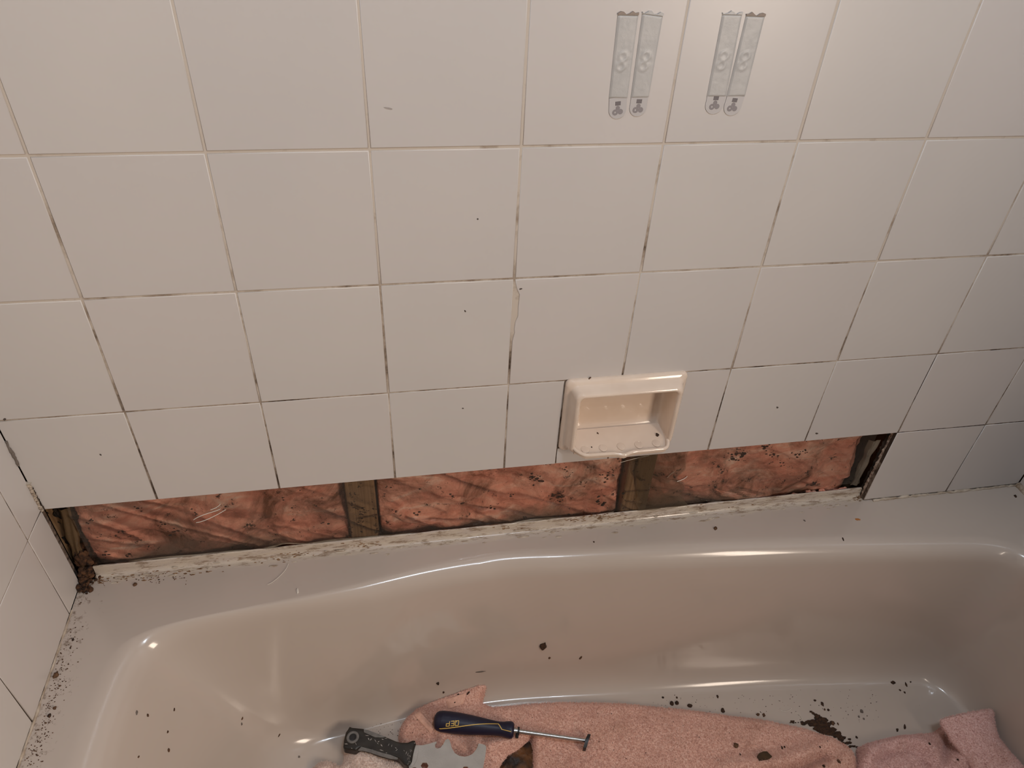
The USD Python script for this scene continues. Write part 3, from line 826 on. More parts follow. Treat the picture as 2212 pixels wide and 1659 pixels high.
# tray: floor sloping forward with a rolled lip, cut corners and a pouring nib
tx0, tx1 = 0.7075, 0.8405
out = [(tx0 + 0.001, 0.010), (tx0 - 0.001, -0.020), (tx0 + 0.000, -0.0245), (tx0 + 0.010, -0.0345), (tx0 + 0.014, -0.0358), (0.757, -0.0364), (0.765, -0.0376), (0.7705, -0.0402), (0.7735, -0.0408), (0.7765, -0.0402),
       (0.782, -0.0376), (0.790, -0.0364), (tx1 - 0.008, -0.0360), (tx1 - 0.0040, -0.0345), (tx1 + 0.000, -0.0275), (tx1 + 0.001, -0.020), (tx1 - 0.001, 0.010)]
edge = np.array(out)
tz = lambda y: 0.2010 + (y + 0.036) * 0.16
p_out = Polygon(out)
tray = []
b0 = p_out.buffer(-0.0035)
inner_p = np.array(b0.exterior.coords)
floor_t = flat(b0, 0.0)
gx = []
fv = floor_t.vertices.copy()
fv[:, 2] = tz(fv[:, 1])
slab_t = extrude(p_out.buffer(-0.0005), 0.006)
sv = slab_t.vertices
sv[:, 2] = tz(sv[:, 1]) - 0.006 + sv[:, 2]
slab_t = T(sv, slab_t.faces)
tray_m = slab_t
obj('tray', tray_m, M_DISH, dish, smooth=30)
lip_line = LineString(out[1:-1])
lip_path = np.array([(q.x, q.y, tz(q.y) + 0.0008) for q in (lip_line.interpolate(t, normalized=True) for t in np.linspace(0, 1, 120))])
k_ = np.ones(7) / 7
lp = np.stack([np.convolve(np.pad(lip_path[:, i], 3, mode='edge'), k_, 'valid') for i in range(3)], 1)
obj('lip', tube(lp, 0.0028, 12), M_DISH, dish, smooth=True)
for k in range(5):
    x = 0.722 + k * 0.0255
    m = trimesh.creation.icosphere(subdivisions=3, radius=1.0)
    m.apply_scale((0.0058, 0.0085, 0.0011))
    m.apply_translation((x, -0.024, tz(-0.024)))
    obj('ridge', m, M_DISH, dish, smooth=True)
# the bracket under the tray
obj('brow', tube([(DX0 + 0.016, -0.0215, DZ0 + 0.013), (DX1 - 0.016, -0.0215, DZ0 + 0.013)], 0.004, 10), M_DISH, dish, smooth=True)

# ------------------------------------------------------------------ adhesive strips
def strip(quad, tab_c, label, crooked):
    q = np.array([on(u, v, 1, 0.0)[[0, 2]] for u, v in quad])    # TL TR BR BL
    s = thing('adhesive_strip', label, 'adhesive strip', 'spent hanging strips on the upper tiles')
    body = Polygon(q)
    nx_, nz_ = 16, 60
    U, V = np.meshgrid(np.linspace(0, 1, nx_), np.linspace(0, 1, nz_))
    G = (1 - V)[..., None] * ((1 - U)[..., None] * q[3] + U[..., None] * q[2]) + V[..., None] * ((1 - U)[..., None] * q[0] + U[..., None] * q[1])
    y = np.full(U.shape, -0.0013)
    for cz, cx in ((0.40, 0.42), (0.52, 0.48)):       # pressed rings of the old hook
        rr_ = np.hypot((U - cx) * 0.0195, (V - cz) * 0.078) / 0.0038
        y -= 0.0006 * np.exp(-((rr_ - 1) / 0.35) ** 2)
    y[:, 0] = y[:, -1] = -0.0002
    y[0] = y[-1] = -0.0002
    obj('foam_strip', T(np.stack([G[..., 0], y, G[..., 1]], -1).reshape(-1, 3), grid_faces(nz_, nx_)), M_STRIP, s, smooth=50)
    w = np.linalg.norm(q[2] - q[3])
    c = (q[2] + q[3]) / 2
    t = np.array(on(*tab_c, 1, 0.0))[[0, 2]]
    ax = (c - t) / np.linalg.norm(c - t)
    nrm = np.array([ax[1], -ax[0]])
    r = w * 0.47
    cc = t + ax * r
    arc = [cc + r * (-ax * math.sin(a) + nrm * math.cos(a)) for a in np.linspace(0, math.pi, 20)]
    tp = Polygon([c + nrm * r + ax * 0.001] + arc + [c - nrm * r + ax * 0.001])
    obj('pull_tab', slab_xz(tp, -0.0007, -0.00005), M_TAB, s)
    # printed marks: a dark bar above a trefoil of paler blobs
    tc = cc + ax * 0.001
    bar = Polygon([tc + ax * 0.0052 + nrm * 0.0028 * sx + ax * 0.0020 * sz for sx, sz in ((-1, -1), (1, -1), (1, 1), (-1, 1))])
    obj('printed_bar', slab_xz(bar, -0.00085, -0.0006), M_ICON, s)
    blobs = unary_union([Point(tc - ax * 0.0035 - nrm * 0.0026).buffer(0.0030), Point(tc - ax * 0.0032 + nrm * 0.0028).buffer(0.0027), Point(tc + ax * 0.0006).buffer(0.0022)])
    blobs = blobs.difference(Point(tc - ax * 0.0035 - nrm * 0.0026).buffer(0.0009))
    obj('printed_mark', slab_xz(blobs, -0.00085, -0.0006), M_ICON2, s)
    # torn stub of foam at the top edge
    tl, tr_ = q[0], q[1]
    e = (tr_ - tl) / np.linalg.norm(tr_ - tl)
    up = np.array([-e[1], e[0]])
    ww = np.linalg.norm(tr_ - tl)
    pts = [tl, tr_, tr_ + up * 0.0022]
    for k in range(6):
        s_ = 1 - (k + 1) / 7
        pts.append(tl + e * ww * s_ + up * (0.0016 + 0.0016 * math.sin(k * 1.7 + crooked)))
    pts.append(tl + up * 0.0012)
    obj('torn_end', slab_xz(Polygon(pts).buffer(0), -0.0016, -0.0001), M_RESIDUE if crooked < 2 else M_STRIP, s)
strip([(1334, 31), (1379, 32), (1355, 213), (1315, 212)], (1333, 256), 'grey adhesive strip on white tile, first from the left, yellow stained top', 0)
strip([(1387, 28), (1432, 34), (1401, 211), (1362, 212)], (1375, 251), 'grey adhesive strip on white tile, second from the left', 2)
strip([(1560, 30), (1603, 31), (1568, 209), (1526, 209)], (1539, 246), 'grey adhesive strip on white tile, third from the left', 3)
strip([(1611, 33), (1652, 35), (1609, 208), (1569, 209)], (1576, 249), 'grey adhesive strip on white tile, rightmost of the four', 1)

# ------------------------------------------------------------------ towels
def seg_dist(P, poly):
    ring = np.asarray(poly.exterior.coords)
    best = np.full(len(P), 1e9)
    near = np.zeros((len(P), 2))
    for a, b in zip(ring[:-1], ring[1:]):
        d = b - a
        t = np.clip(((P - a) @ d) / max(d @ d, 1e-12), 0, 1)
        c = a + t[:, None] * d
        e = np.linalg.norm(P - c, axis=1)
        k = e < best
        best[k] = e[k]
        near[k] = c[k]
    return best, near

def poly_dist(X, Y, line):
    best = np.full(X.shape, 1e9)
    line = np.asarray(line)
    if len(line) == 1:
        return np.hypot(X - line[0][0], Y - line[0][1])
    for a, b in zip(line[:-1], line[1:]):
        d = b - a
        t = np.clip(((X - a[0]) * d[0] + (Y - a[1]) * d[1]) / max(d @ d, 1e-12), 0, 1)
        best = np.minimum(best, np.hypot(X - a[0] - t * d[0], Y - a[1] - t * d[1]))
    return best

def px_plane(pts, z):
    return [tuple(on(u, v, 2, z)[:2]) for u, v in pts]

def towel_mesh(outline_px, folds, thick, seed, zp=-0.332, step=0.003, rough=0.0022, holes_px=()):
    poly = Polygon([tuple(hit([TUB_ALL], u, v)[1][:2]) if v < 1700 else tuple(on(u, v, 2, zp)[:2]) for u, v in outline_px])
    poly = poly.buffer(0.004).buffer(-0.004).buffer(0)
    for h in holes_px:
        poly = poly.difference(Polygon(px_plane(h, zp)).buffer(0.001))
    if poly.geom_type != 'Polygon':
        poly = max(poly.geoms, key=lambda g: g.area)
    x0, y0, x1, y1 = poly.bounds
    xs, ys = np.arange(x0 - step, x1 + 2 * step, step), np.arange(y0 - step, y1 + 2 * step, step)
    X, Y = np.meshgrid(xs, ys)
    ins = shapely.contains_xy(poly, X, Y)
    P = np.column_stack([X.ravel(), Y.ravel()])
    d, near = seg_dist(P, poly)
    for h in poly.interiors:
        d2, n2 = seg_dist(P, Polygon(h))
        k = d2 < d
        d[k] = d2[k]
        near[k] = n2[k]
    insf = ins.ravel()
    P = np.where(insf[:, None], P, near)
    d = np.where(insf, d, 0)
    e = 0.011
    prof = np.sqrt(np.clip(1 - (1 - np.minimum(d / e, 1)) ** 2, 0, 1))
    base = tub_z(P[:, 0], P[:, 1])
    h = thick * (0.0 + 1.0 * prof) * (0.8 + 0.5 * meshkit.fbm(np.column_stack([P * 24, 0 * d + seed]), 3, seed))
    for line, w_, hh in folds:
        q = poly_dist(P[:, 0], P[:, 1], px_plane(line, zp))
        h += hh * np.exp(-(q / w_) ** 2) * np.minimum(d / 0.012, 1)
    h += rough * (meshkit.fbm(np.column_stack([P * 380, 0 * d]), 2, seed + 1) - 0.5) * np.minimum(d / 0.004, 1)
    h = np.maximum(h, 0.0015 * np.minimum(d / 0.003, 1))
    v = np.column_stack([P, base + h + 0.0006])
    ny, nx = X.shape
    f = grid_faces(ny, nx)
    keep = insf[f].any(axis=1)
    f = f[keep]
    # snap only neighbours: drop faces whose outside vertices jumped far
    span = np.linalg.norm(v[f[:, 0], :2] - v[f[:, 2], :2], axis=1)
    f = f[span < 4 * step]
    m = T(v, f)
    m.remove_unreferenced_vertices()
    if m.face_normals[:, 2].mean() < 0:
        m.faces = m.faces[:, ::-1]
    # underside
    u = m.copy()
    u.faces = u.faces[:, ::-1]
    uv_ = u.vertices.copy()
    uv_[:, 2] = tub_z(uv_[:, 0], uv_[:, 1]) + 0.0004
    u = T(uv_, u.faces)
    return m, cat_(m, u)

def pile(mesh, n, length, width, mat_, parent, seed, name='terry_pile'):
    rg = np.random.default_rng(seed)
    tri = mesh.triangles
    ar = mesh.area_faces
    k = rg.choice(len(tri), n, p=ar / ar.sum())
    r1, r2 = np.sqrt(rg.uniform(size=n)), rg.uniform(size=n)
    p = (1 - r1)[:, None] * tri[k, 0] + (r1 * (1 - r2))[:, None] * tri[k, 1] + (r1 * r2)[:, None] * tri[k, 2]
    nn = mesh.face_normals[k]
    d = nn + rg.normal(0, 0.55, (n, 3))
    d /= np.linalg.norm(d, axis=1, keepdims=True)
    L = length * rg.uniform(0.5, 1.2, n)[:, None]
    bend = rg.normal(0, 0.35, (n, 3))
    mid = p + d * L * 0.5
    tip = p + d * L + bend * L * 0.5
    pts = np.stack([p, mid, tip], 1).reshape(-1, 3)
    path = numbered(str(parent.GetPath()), name)
    c = UsdGeom.BasisCurves.Define(stage, path)
    c.CreateTypeAttr('linear')
    c.CreatePointsAttr(Vt.Vec3fArray.FromNumpy(pts.astype(np.float32)))
    c.CreateCurveVertexCountsAttr(Vt.IntArray.FromNumpy(np.full(n, 3, np.int32)))
    c.CreateWidthsAttr(Vt.FloatArray.FromNumpy(np.tile(np.array([width, width * 0.9, width * 0.4], np.float32), n)))
    c.SetWidthsInterpolation('vertex')
    UsdShade.MaterialBindingAPI.Apply(c.GetPrim()).Bind(mat_)
    say(c.GetPrim(), kind='stuff')

TOWELS = []
main_px = [(868, 1700), (930, 1672), (905, 1652), (868, 1617), (862, 1598), (866, 1575), (880, 1553), (893, 1543), (903, 1532), (925, 1520), (958, 1508), (1000, 1493), (1035, 1481), (1050, 1482), (1047, 1500),
           (1040, 1522), (1062, 1533), (1110, 1528), (1180, 1522), (1250, 1521), (1350, 1524), (1450, 1534), (1550, 1547), (1650, 1560), (1730, 1578), (1790, 1597),
           (1825, 1615), (1842, 1632), (1848, 1660), (1850, 1700), (1845, 1780), (1600, 1850), (1250, 1850), (1000, 1800)]
main_folds = [([(905, 1545), (960, 1580), (1010, 1620)], 0.022, 0.012), ([(1030, 1500), (985, 1525)], 0.02, 0.008), ([(1060, 1545), (1150, 1560), (1300, 1570)], 0.035, 0.004),
              ([(960, 1560), (1000, 1600), (1030, 1640)], 0.006, -0.006), ([(1500, 1600), (1720, 1600)], 0.05, 0.006),
              ([(1560, 1665), (1690, 1652), (1745, 1632), (1790, 1612)], 0.014, 0.010), ([(1600, 1690), (1700, 1672), (1780, 1640)], 0.007, -0.012), ([(1650, 1720), (1760, 1680), (1830, 1640)], 0.014, 0.010),
              ([(1148, 1600), (1150, 1660)], 0.010, 0.010), ([(1060, 1618), (1148, 1596)], 0.012, 0.012), ([(1200, 1625), (1330, 1650)], 0.012, -0.003), ([(900, 1530), (1040, 1522)], 0.008, -0.003)]
hole = [(1072, 1705), (1082, 1655), (1100, 1637), (1120, 1626), (1138, 1606), (1148, 1596), (1149, 1640), (1147, 1705)]
mt_, full_ = towel_mesh(main_px, main_folds, 0.012, 3, holes_px=[hole])
t1 = thing('towel', 'broad pale pink terry towel spread flat on the tub floor under the tools', 'towel', 'towels lying in the tub')
obj('cloth', full_, M_TOWEL, t1, smooth=True)
pile(mt_, 60000, 0.0030, 0.00055, M_TOWEL, t1, 5)
TOWELS.append(mt_)
def surface_patch(quad, surf, lift, n=14):
    q = np.array(quad, float)
    U, V = np.meshgrid(np.linspace(0, 1, n), np.linspace(0, 1, n))
    G = (1 - V)[..., None] * ((1 - U)[..., None] * q[0] + U[..., None] * q[1]) + V[..., None] * ((1 - U)[..., None] * q[3] + U[..., None] * q[2])
    pts = []
    for i in range(n):
        for j in range(n):
            h = hit(surf, *G[i, j])
            pts.append(h[1] + np.array([0, 0, lift if 0 < i < n - 1 and 0 < j < n - 1 else lift * 0.4]))
    m = T(np.array(pts), grid_faces(n, n))
    if m.face_normals[:, 2].mean() < 0:
        m.faces = m.faces[:, ::-1]
    return m
for q in ([(962, 1511), (1008, 1496), (1001, 1521), (968, 1532)], [(894, 1546), (908, 1538), (940, 1572), (930, 1586)]):
    obj('woven_band', surface_patch(q, [mt_], 0.0021), M_BAND, t1, smooth=True, label='smooth flat woven border band')
right_px = [(1846, 1700), (1850, 1640), (1850, 1620), (1872, 1610), (1905, 1601), (1940, 1594), (1985, 1590), (2012, 1588), (2030, 1575), (2045, 1560), (2060, 1566), (2090, 1566), (2118, 1568), (2136, 1582), (2150, 1604), (2165, 1612), (2195, 1650), (2215, 1690), (2212, 1760), (1900, 1790)]
right_folds = [([(2085, 1565), (2120, 1595), (2155, 1640), (2180, 1690)], 0.022, 0.022), ([(1866, 1640), (1905, 1618), (1955, 1608), (2000, 1622), (2020, 1655)], 0.014, 0.012), ([(1890, 1650), (1920, 1632), (1955, 1624), (1985, 1636), (2000, 1660)], 0.006, -0.008),
               ([(1895, 1622), (1950, 1612), (1990, 1628), (2010, 1650)], 0.005, -0.005), ([(2046, 1608), (2035, 1640), (2025, 1665)], 0.008, -0.010), ([(2070, 1650), (2100, 1638)], 0.016, 0.02)]
mt2, full2 = towel_mesh(right_px, right_folds, 0.016, 9)
t2 = thing('towel', 'crumpled dusky rose towel bunched up at the right end of the tub', 'towel', 'towels lying in the tub')
obj('cloth', full2, M_TOWEL2, t2, smooth=True)
pile(mt2, 22000, 0.0028, 0.00055, M_TOWEL2, t2, 6)
TOWELS.append(mt2)
def ribbon(ctr_px, z, half, thick, seed, n=70, m_=36, edge=None):
    c = np.array([on(u, v, 2, zz) for (u, v), zz in zip(ctr_px, z)])
    t = np.linspace(0, 1, len(c))
    tt = np.linspace(0, 1, n)
    C = CubicSpline(t, c)(tt)
    W = np.interp(tt, t, half)
    H = np.interp(tt, t, thick)
    d = np.gradient(C, axis=0)
    d /= np.linalg.norm(d, axis=1, keepdims=True)
    sid = np.cross(d, [0, 0, 1.0])
    sid /= np.linalg.norm(sid, axis=1, keepdims=True)
    if edge is not None:        # the free end is cut along a line of its own
        e = on(*edge[1], 2, z[0]) - on(*edge[0], 2, z[0])
        e /= np.linalg.norm(e)
        if e @ sid[0] < 0:
            e = -e
        k_b = np.clip(1 - tt * 1.5, 0, 1)[:, None] ** 1.3
        sid = sid * (1 - k_b) + e * k_b
        sid /= np.linalg.norm(sid, axis=1, keepdims=True)
    up = np.cross(sid, d)
    up /= np.linalg.norm(up, axis=1, keepdims=True)
    cap = np.sqrt(np.clip(1 - (1 - np.minimum(tt / 0.045, 1)) ** 2, 0.0004, 1))
    rings = []
    for k in range(n):
        an = np.linspace(0, 2 * np.pi, m_, endpoint=False)
        x = np.sign(np.cos(an)) * np.abs(np.cos(an)) ** 0.8 * W[k] * (0.75 + 0.25 * cap[k])
        y = np.sin(an) * H[k] * cap[k]
        y = y - 0.35 * H[k] * (x / max(W[k], 1e-6)) ** 2
        rings.append(C[k] + x[:, None] * sid[k] + y[:, None] * up[k])
    v = np.array(rings)
    nz = meshkit.fbm(v.reshape(-1, 3) * 45 + seed, 3, seed).reshape(n, m_, 1) - 0.5
    v = v + nz * 0.006 * up[:, None, :] + 0.0018 * (meshkit.fbm(v.reshape(-1, 3) * 380, 2, seed).reshape(n, m_, 1) - 0.5) * up[:, None, :]
    m = loft(v)
    m.fix_normals()
    if m.face_normals[np.argsort(-m.triangles_center[:, 2])[:200], 2].mean() < 0:
        m.faces = m.faces[:, ::-1]
    return m
rb = ribbon([(2090, 1541), (2100, 1576), (2124, 1616), (2160, 1660), (2202, 1720)], [-0.286, -0.292, -0.300, -0.306, -0.310], [0.052, 0.046, 0.039, 0.040, 0.046], [0.010, 0.012, 0.014, 0.016, 0.017], 4, edge=((2036, 1556), (2144, 1534)))
obj('folded_end', rb, M_TOWEL2, t2, smooth=True, label='twisted folded end standing against the tub wall')
pile(rb, 9000, 0.0028, 0.00055, M_TOWEL2, t2, 8)
TOWELS += [rb]
left_px = [(668, 1700), (676, 1663), (690, 1652), (706, 1646), (722, 1652), (742, 1660), (744, 1638), (746, 1622), (760, 1619), (800, 1622), (850, 1640), (890, 1662), (900, 1672), (862, 1705), (820, 1760), (720, 1790)]
left_folds = [([(780, 1640), (850, 1670)], 0.02, 0.014), ([(745, 1640), (760, 1660), (775, 1680)], 0.005, -0.007), ([(745, 1675), (735, 1690)], 0.006, -0.006), ([(705, 1665)], 0.012, 0.008)]
mt3, full3 = towel_mesh(left_px, left_folds, 0.012, 13)
t3 = thing('towel', 'pale whitish terry cloth lying under the black handled painter tool', 'towel', 'towels lying in the tub')
obj('cloth', full3, M_TOWEL3, t3, smooth=True)
pile(mt3, 9000, 0.0028, 0.00055, M_TOWEL3, t3, 7)
TOWELS.append(mt3)
SURF = [TUB_ALL] + TOWELS

# crumpled kraft scrap in the gap between towel folds
kp = np.array([on(1120, 1645, 2, -0.335)])[0]
km = trimesh.creation.icosphere(subdivisions=4, radius=1.0)
nn_ = meshkit.fbm(km.vertices * 1.6 + 4, 3, 5)
cre = np.abs(meshkit.noise(km.vertices * 2.6, 9) - 0.5) * 2
km.vertices = km.vertices * (0.6 + 0.5 * nn_ + 0.35 * cre)[:, None] * (0.033, 0.045, 0.0055)
km.apply_translation((kp[0], kp[1] - 0.008, -0.3350))
obj('kraft_scrap', km, M_KRAFT, smooth=25, label='crumpled shiny brown paper scrap in the gap between towel folds', cat='paper scrap')

# ------------------------------------------------------------------ grout scraper (navy handle)
ZT = -0.302
h0, h1 = on(938, 1556, 2, ZT), on(1110, 1578, 2, ZT - 0.002)
tip = on(1266, 1600, 2, ZT - 0.010)
ax = (h1 - h0) / np.linalg.norm(h1 - h0)
L = np.linalg.norm(h1 - h0)
scr = thing('grout_scraper', 'grout scraper with navy blue yellow striped handle and steel shaft on pink towel', 'hand tool')
R = 0.0168
def rad(t):
    return np.interp(t, [0, 0.02, 0.05, 0.10, 0.20, 0.30, 0.45, 0.60, 0.72, 0.80, 0.86, 0.91, 0.955, 0.985, 1.0], np.array([0.45, 0.76, 0.90, 0.98, 1.0, 0.99, 0.91, 0.79, 0.69, 0.645, 0.67, 0.765, 0.80, 0.74, 0.55]) * R)
ts = np.concatenate([np.linspace(0, 0.1, 16), np.linspace(0.12, 0.86, 40), np.linspace(0.87, 1, 22)])
rv = np.array([rad(t) for t in ts])
rv = np.convolve(np.pad(rv, 1, mode='edge'), [0.25, 0.5, 0.25], 'valid')
hm = frame_lathe([(0, 0.0004)] + [(t * L, r) for t, r in zip(ts, rv)] + [(L, 0.0004)], h0, ax, 48)
hd = obj('handle', hm, M_NAVY, scr, smooth=50)
# print wrapped on the handle: (along 0..1, across in metres from the line that faces the viewer)
side_v = np.cross(ax, [0, 0, 1.0]); side_v /= np.linalg.norm(side_v)        # towards the viewer's bottom edge
top_v = np.cross(side_v, ax)
view = CAM - (h0 + h1) / 2
phi0 = math.atan2(view @ side_v, view @ top_v)
def wrap(t, s, lift=0.00025):
    r = rad(t) + lift
    an = phi0 + s / R
    return h0 + ax * t * L + r * (math.cos(an) * top_v + math.sin(an) * side_v)
def wrap_mesh(poly, lift=0.0003):
    """Planar print (t*L along, s across) wrapped on the handle as a thin skin."""
    m = extrude(poly, 0.0001)
    m = m.subdivide_to_size(0.0016) if len(m.faces) else m
    v = np.array([wrap(p[0] / L, p[1], lift + (0.0002 if p[2] > 0.00005 else -0.0003)) for p in m.vertices])
    return T(v, m.faces)
stripe = [(0.085, 0.0128), (0.80, -0.0112), (0.850, 0.0008), (0.965, 0.0026)]
obj('stripe', wrap_mesh(LineString([(t * L, s) for t, s in stripe]).buffer(0.00075, cap_style='flat', join_style='mitre')), M_YELLOW, hd)
# letters Q E P as strokes, upright when the tool is turned round
def letters():
    W, H, G = 0.0052, 0.0068, 0.0022
    Q = [[(0, 0), (0, 1), (1, 1), (1, 0), (0, 0)], [(0.62, 0.3), (1.08, -0.12)]]
    E_ = [[(1, 1), (0, 1), (0, 0), (1, 0)], [(0, 0.5), (0.85, 0.5)]]
    P_ = [[(0, -0.03), (0, 1), (1, 1), (1, 0.45), (0, 0.45)]]
    out_ = []
    for k, g in enumerate((Q, E_, P_)):
        for st in g:
            pts = [((x + y * 0.22) * W + k * (W + G), y * H) for x, y in st]
            out_.append(LineString(pts).buffer(0.00062, cap_style='flat', join_style='round', quad_segs=2))
    return unary_union(out_)
tx = letters()
import shapely.affinity as aff
tx = aff.scale(tx, -1, 1, origin=(0, 0))
tx = aff.rotate(tx, -11.0, origin='centroid')
bx0, by0, bx1, by1 = tx.bounds
tx = aff.translate(tx, 0.160 * L - bx0, 0.0012 - (by0 + by1) / 2)
obj('lettering', wrap_mesh(tx), M_YELLOW, hd)
sh0 = h1 - ax * 0.002
sax = (tip - h1) / np.linalg.norm(tip - h1)
obj('collar', frame_lathe([(0, 0.001), (0, 0.0046), (0.0085, 0.0046), (0.0088, 0.001)], h1 - sax * 0.001, sax, 24), M_STEEL, scr, smooth=40)
obj('retaining_ring', frame_lathe([(0.0070, 0.0040), (0.0070, 0.0066), (0.0098, 0.0066), (0.0100, 0.0040)], h1 - sax * 0.001, sax, 24), M_BLACK, scr, smooth=40)
stub = h1 + sax * 0.006 + side_v * 0.0066 - np.array([0, 0, 0.001])
obj('set_screw', frame_lathe([(0, 0.0005), (0, 0.0026), (0.006, 0.0026), (0.006, 0.0005)], stub - side_v * 0.002, side_v, 14), M_BLACK, scr, smooth=40)
obj('shaft', frame_lathe([(0, 0.001), (0, 0.0036), (np.linalg.norm(tip - h1) - 0.001, 0.0033), (np.linalg.norm(tip - h1), 0.001)], h1, sax, 24), M_STEEL, scr, smooth=40)
bs = side_v
bl = [tip + bs * s + sax * q + np.array([0, 0, z]) for s, q, z in ((-0.0085, 0.0045, 0.0005), (-0.004, 0.003, 0.0018), (0.0, 0.0012, 0.002), (0.006, 0.000, 0.0), (0.0125, -0.0022, -0.004))]
blm = []
for off, tk in ((0, 1),):
    rows = []
    for p in bl:
        nrm = sax * 0.0026
        upv = np.array([0, 0, 1.0]) * 0.0058
        rows.append([p - nrm - upv, p + nrm - upv, p + nrm + upv, p - nrm + upv])
    bm = loft(rows)
    n0 = len(rows) * 4
    bm = T(bm.vertices, np.vstack([bm.faces, [[0, 1, 2], [0, 2, 3], [n0 - 4, n0 - 2, n0 - 3], [n0 - 4, n0 - 1, n0 - 2]]]))
    bm.fix_normals()
obj('scraper_tip', bm, M_BLACK, scr, smooth=30)

# ------------------------------------------------------------------ painter tool (black handle, notched blade)
ZP = -0.300
def ppx(pts, z=ZP):
    return [tuple(on(u, v, 2, z)[:2]) for u, v in pts]
def c1(pts):        # measured in an enlarged view: 6.144 times, offset (720, 1550)
    return [(720 + x / 6.144, 1550 + y / 6.144) for x, y in pts]
tool = thing('painter_tool', 'painter multi tool with black paint smeared handle and notched steel blade', 'hand tool')
hand = Polygon(ppx(c1([(215, 118), (250, 135), (400, 150), (560, 205), (700, 260), (830, 315), (900, 333), (990, 332), (1050, 305), (1085, 305), (1097, 345), (1075, 400), (1060, 480), (1045, 560), (1020, 610), (985, 645),
                       (940, 625), (870, 545), (760, 510), (640, 480), (500, 435), (370, 400), (330, 412), (300, 440), (240, 430), (150, 415), (130, 395), (140, 300), (165, 200), (200, 150)])))
hand = hand.buffer(-0.0015).buffer(0.0015, quad_segs=3)
def rounded_plate(poly, z0, z1, r=0.003, steps=4):
    """Plate with a rounded upper edge, made of stacked insets."""
    rings = []
    base = np.array(poly.exterior.coords)[:-1]
    ls = poly.exterior
    tot = ls.length
    N = 160
    samp = lambda p: np.array([p.exterior.interpolate(k / N, normalized=True).coords[0] for k in range(N)])
    o = samp(poly)
    d = np.roll(o, -1, 0) - np.roll(o, 1, 0)
    nv = np.stack([d[:, 1], -d[:, 0]], 1) / np.linalg.norm(d, axis=1, keepdims=True)
    if not poly.exterior.is_ccw:
        nv = -nv
    rows = [np.column_stack([o, np.full(N, z0)]), np.column_stack([o, np.full(N, z1 - r)])]
    for k in range(1, steps + 1):
        an = math.pi / 2 * k / steps
        rows.append(np.column_stack([o - nv * r * (1 - math.cos(an)), np.full(N, z1 - r + r * math.sin(an))]))
    m = loft(rows)
    tp = Polygon(rows[-1][:, :2]).buffer(0)
    v, f = trimesh.creation.triangulate_polygon(tp, engine='earcut') if tp.geom_type == 'Polygon' else trimesh.creation.triangulate_polygon(max(tp.geoms, key=lambda g: g.area), engine='earcut')
    cp = T(np.column_stack([v, np.full(len(v), z1)]), f)
    return m, cp
hm_, hc_ = rounded_plate(hand, ZP - 0.014, ZP + 0.002, 0.0032)
hmesh = cat_(hm_, hc_)
hmesh.merge_vertices()
hmesh.fix_normals()
th = obj('handle', hmesh, M_HANDLE, tool, smooth=40)
hang = np.array(ppx(c1([(258, 262)]), ZP + 0.002)[0])
ring = trimesh.creation.torus(0.0078, 0.0023, major_sections=40, minor_sections=12)
ring.apply_translation((*hang, ZP + 0.002))
obj('hang_ring', ring, M_INSERT, th, smooth=True)
obj('hang_hole', trimesh.creation.cylinder(0.006, 0.0006, sections=28).apply_translation((*hang, ZP + 0.0022)), M_BLACK, th)
for pts in ([(405, 160), (470, 175), (600, 225), (700, 262), (660, 270), (560, 268), (470, 230), (410, 200)], [(370, 392), (500, 425), (640, 470), (760, 500), (860, 540), (850, 560), (760, 552), (620, 512), (500, 470), (400, 445), (330, 440)]):
    obj('grip_insert', extrude(Polygon(ppx(c1(pts), ZP + 0.001)).buffer(0), 0.0018).apply_translation((0, 0, ZP + 0.0006)), M_INSERT, th)
sm = np.random.default_rng(51)
smears = []
for x, y, l_, an in ((450, 240, 60, 10), (560, 235, 70, 25), (470, 285, 40, 70), (500, 290, 40, -50), (560, 310, 50, 60), (600, 320, 30, -30), (640, 370, 40, 60), (700, 275, 40, 10), (735, 360, 40, -60), (775, 375, 36, -70), (830, 405, 30, 40), (840, 430, 40, -40),
                     (640, 435, 60, 20), (300, 350, 40, 70), (170, 352, 50, 5), (245, 408, 22, 30), (940, 440, 22, 60), (970, 470, 50, -70), (990, 490, 50, -70), (1080, 340, 18, 10), (590, 345, 26, 45), (655, 290, 30, 15), (705, 470, 20, 10), (520, 430, 24, 10)):
    d = np.array([math.cos(math.radians(an)), math.sin(math.radians(an))]) * l_ / 2
    w_ = sm.uniform(4, 9)
    nrm = np.array([-d[1], d[0]]) / np.linalg.norm(d) * w_
    c = np.array([x, y])
    q = [c - d, c - d * 0.2 + nrm * sm.uniform(0.4, 1), c + d, c + d * 0.1 - nrm * sm.uniform(0.4, 1)]
    smears.append(extrude(Polygon(ppx(c1(q), ZP + 0.002)).buffer(0), 0.0005).apply_translation((0, 0, ZP + 0.0018)))
obj('paint_smear', cat_(*smears), M_SMEAR, th, label='pale dried paint smears and scratches')
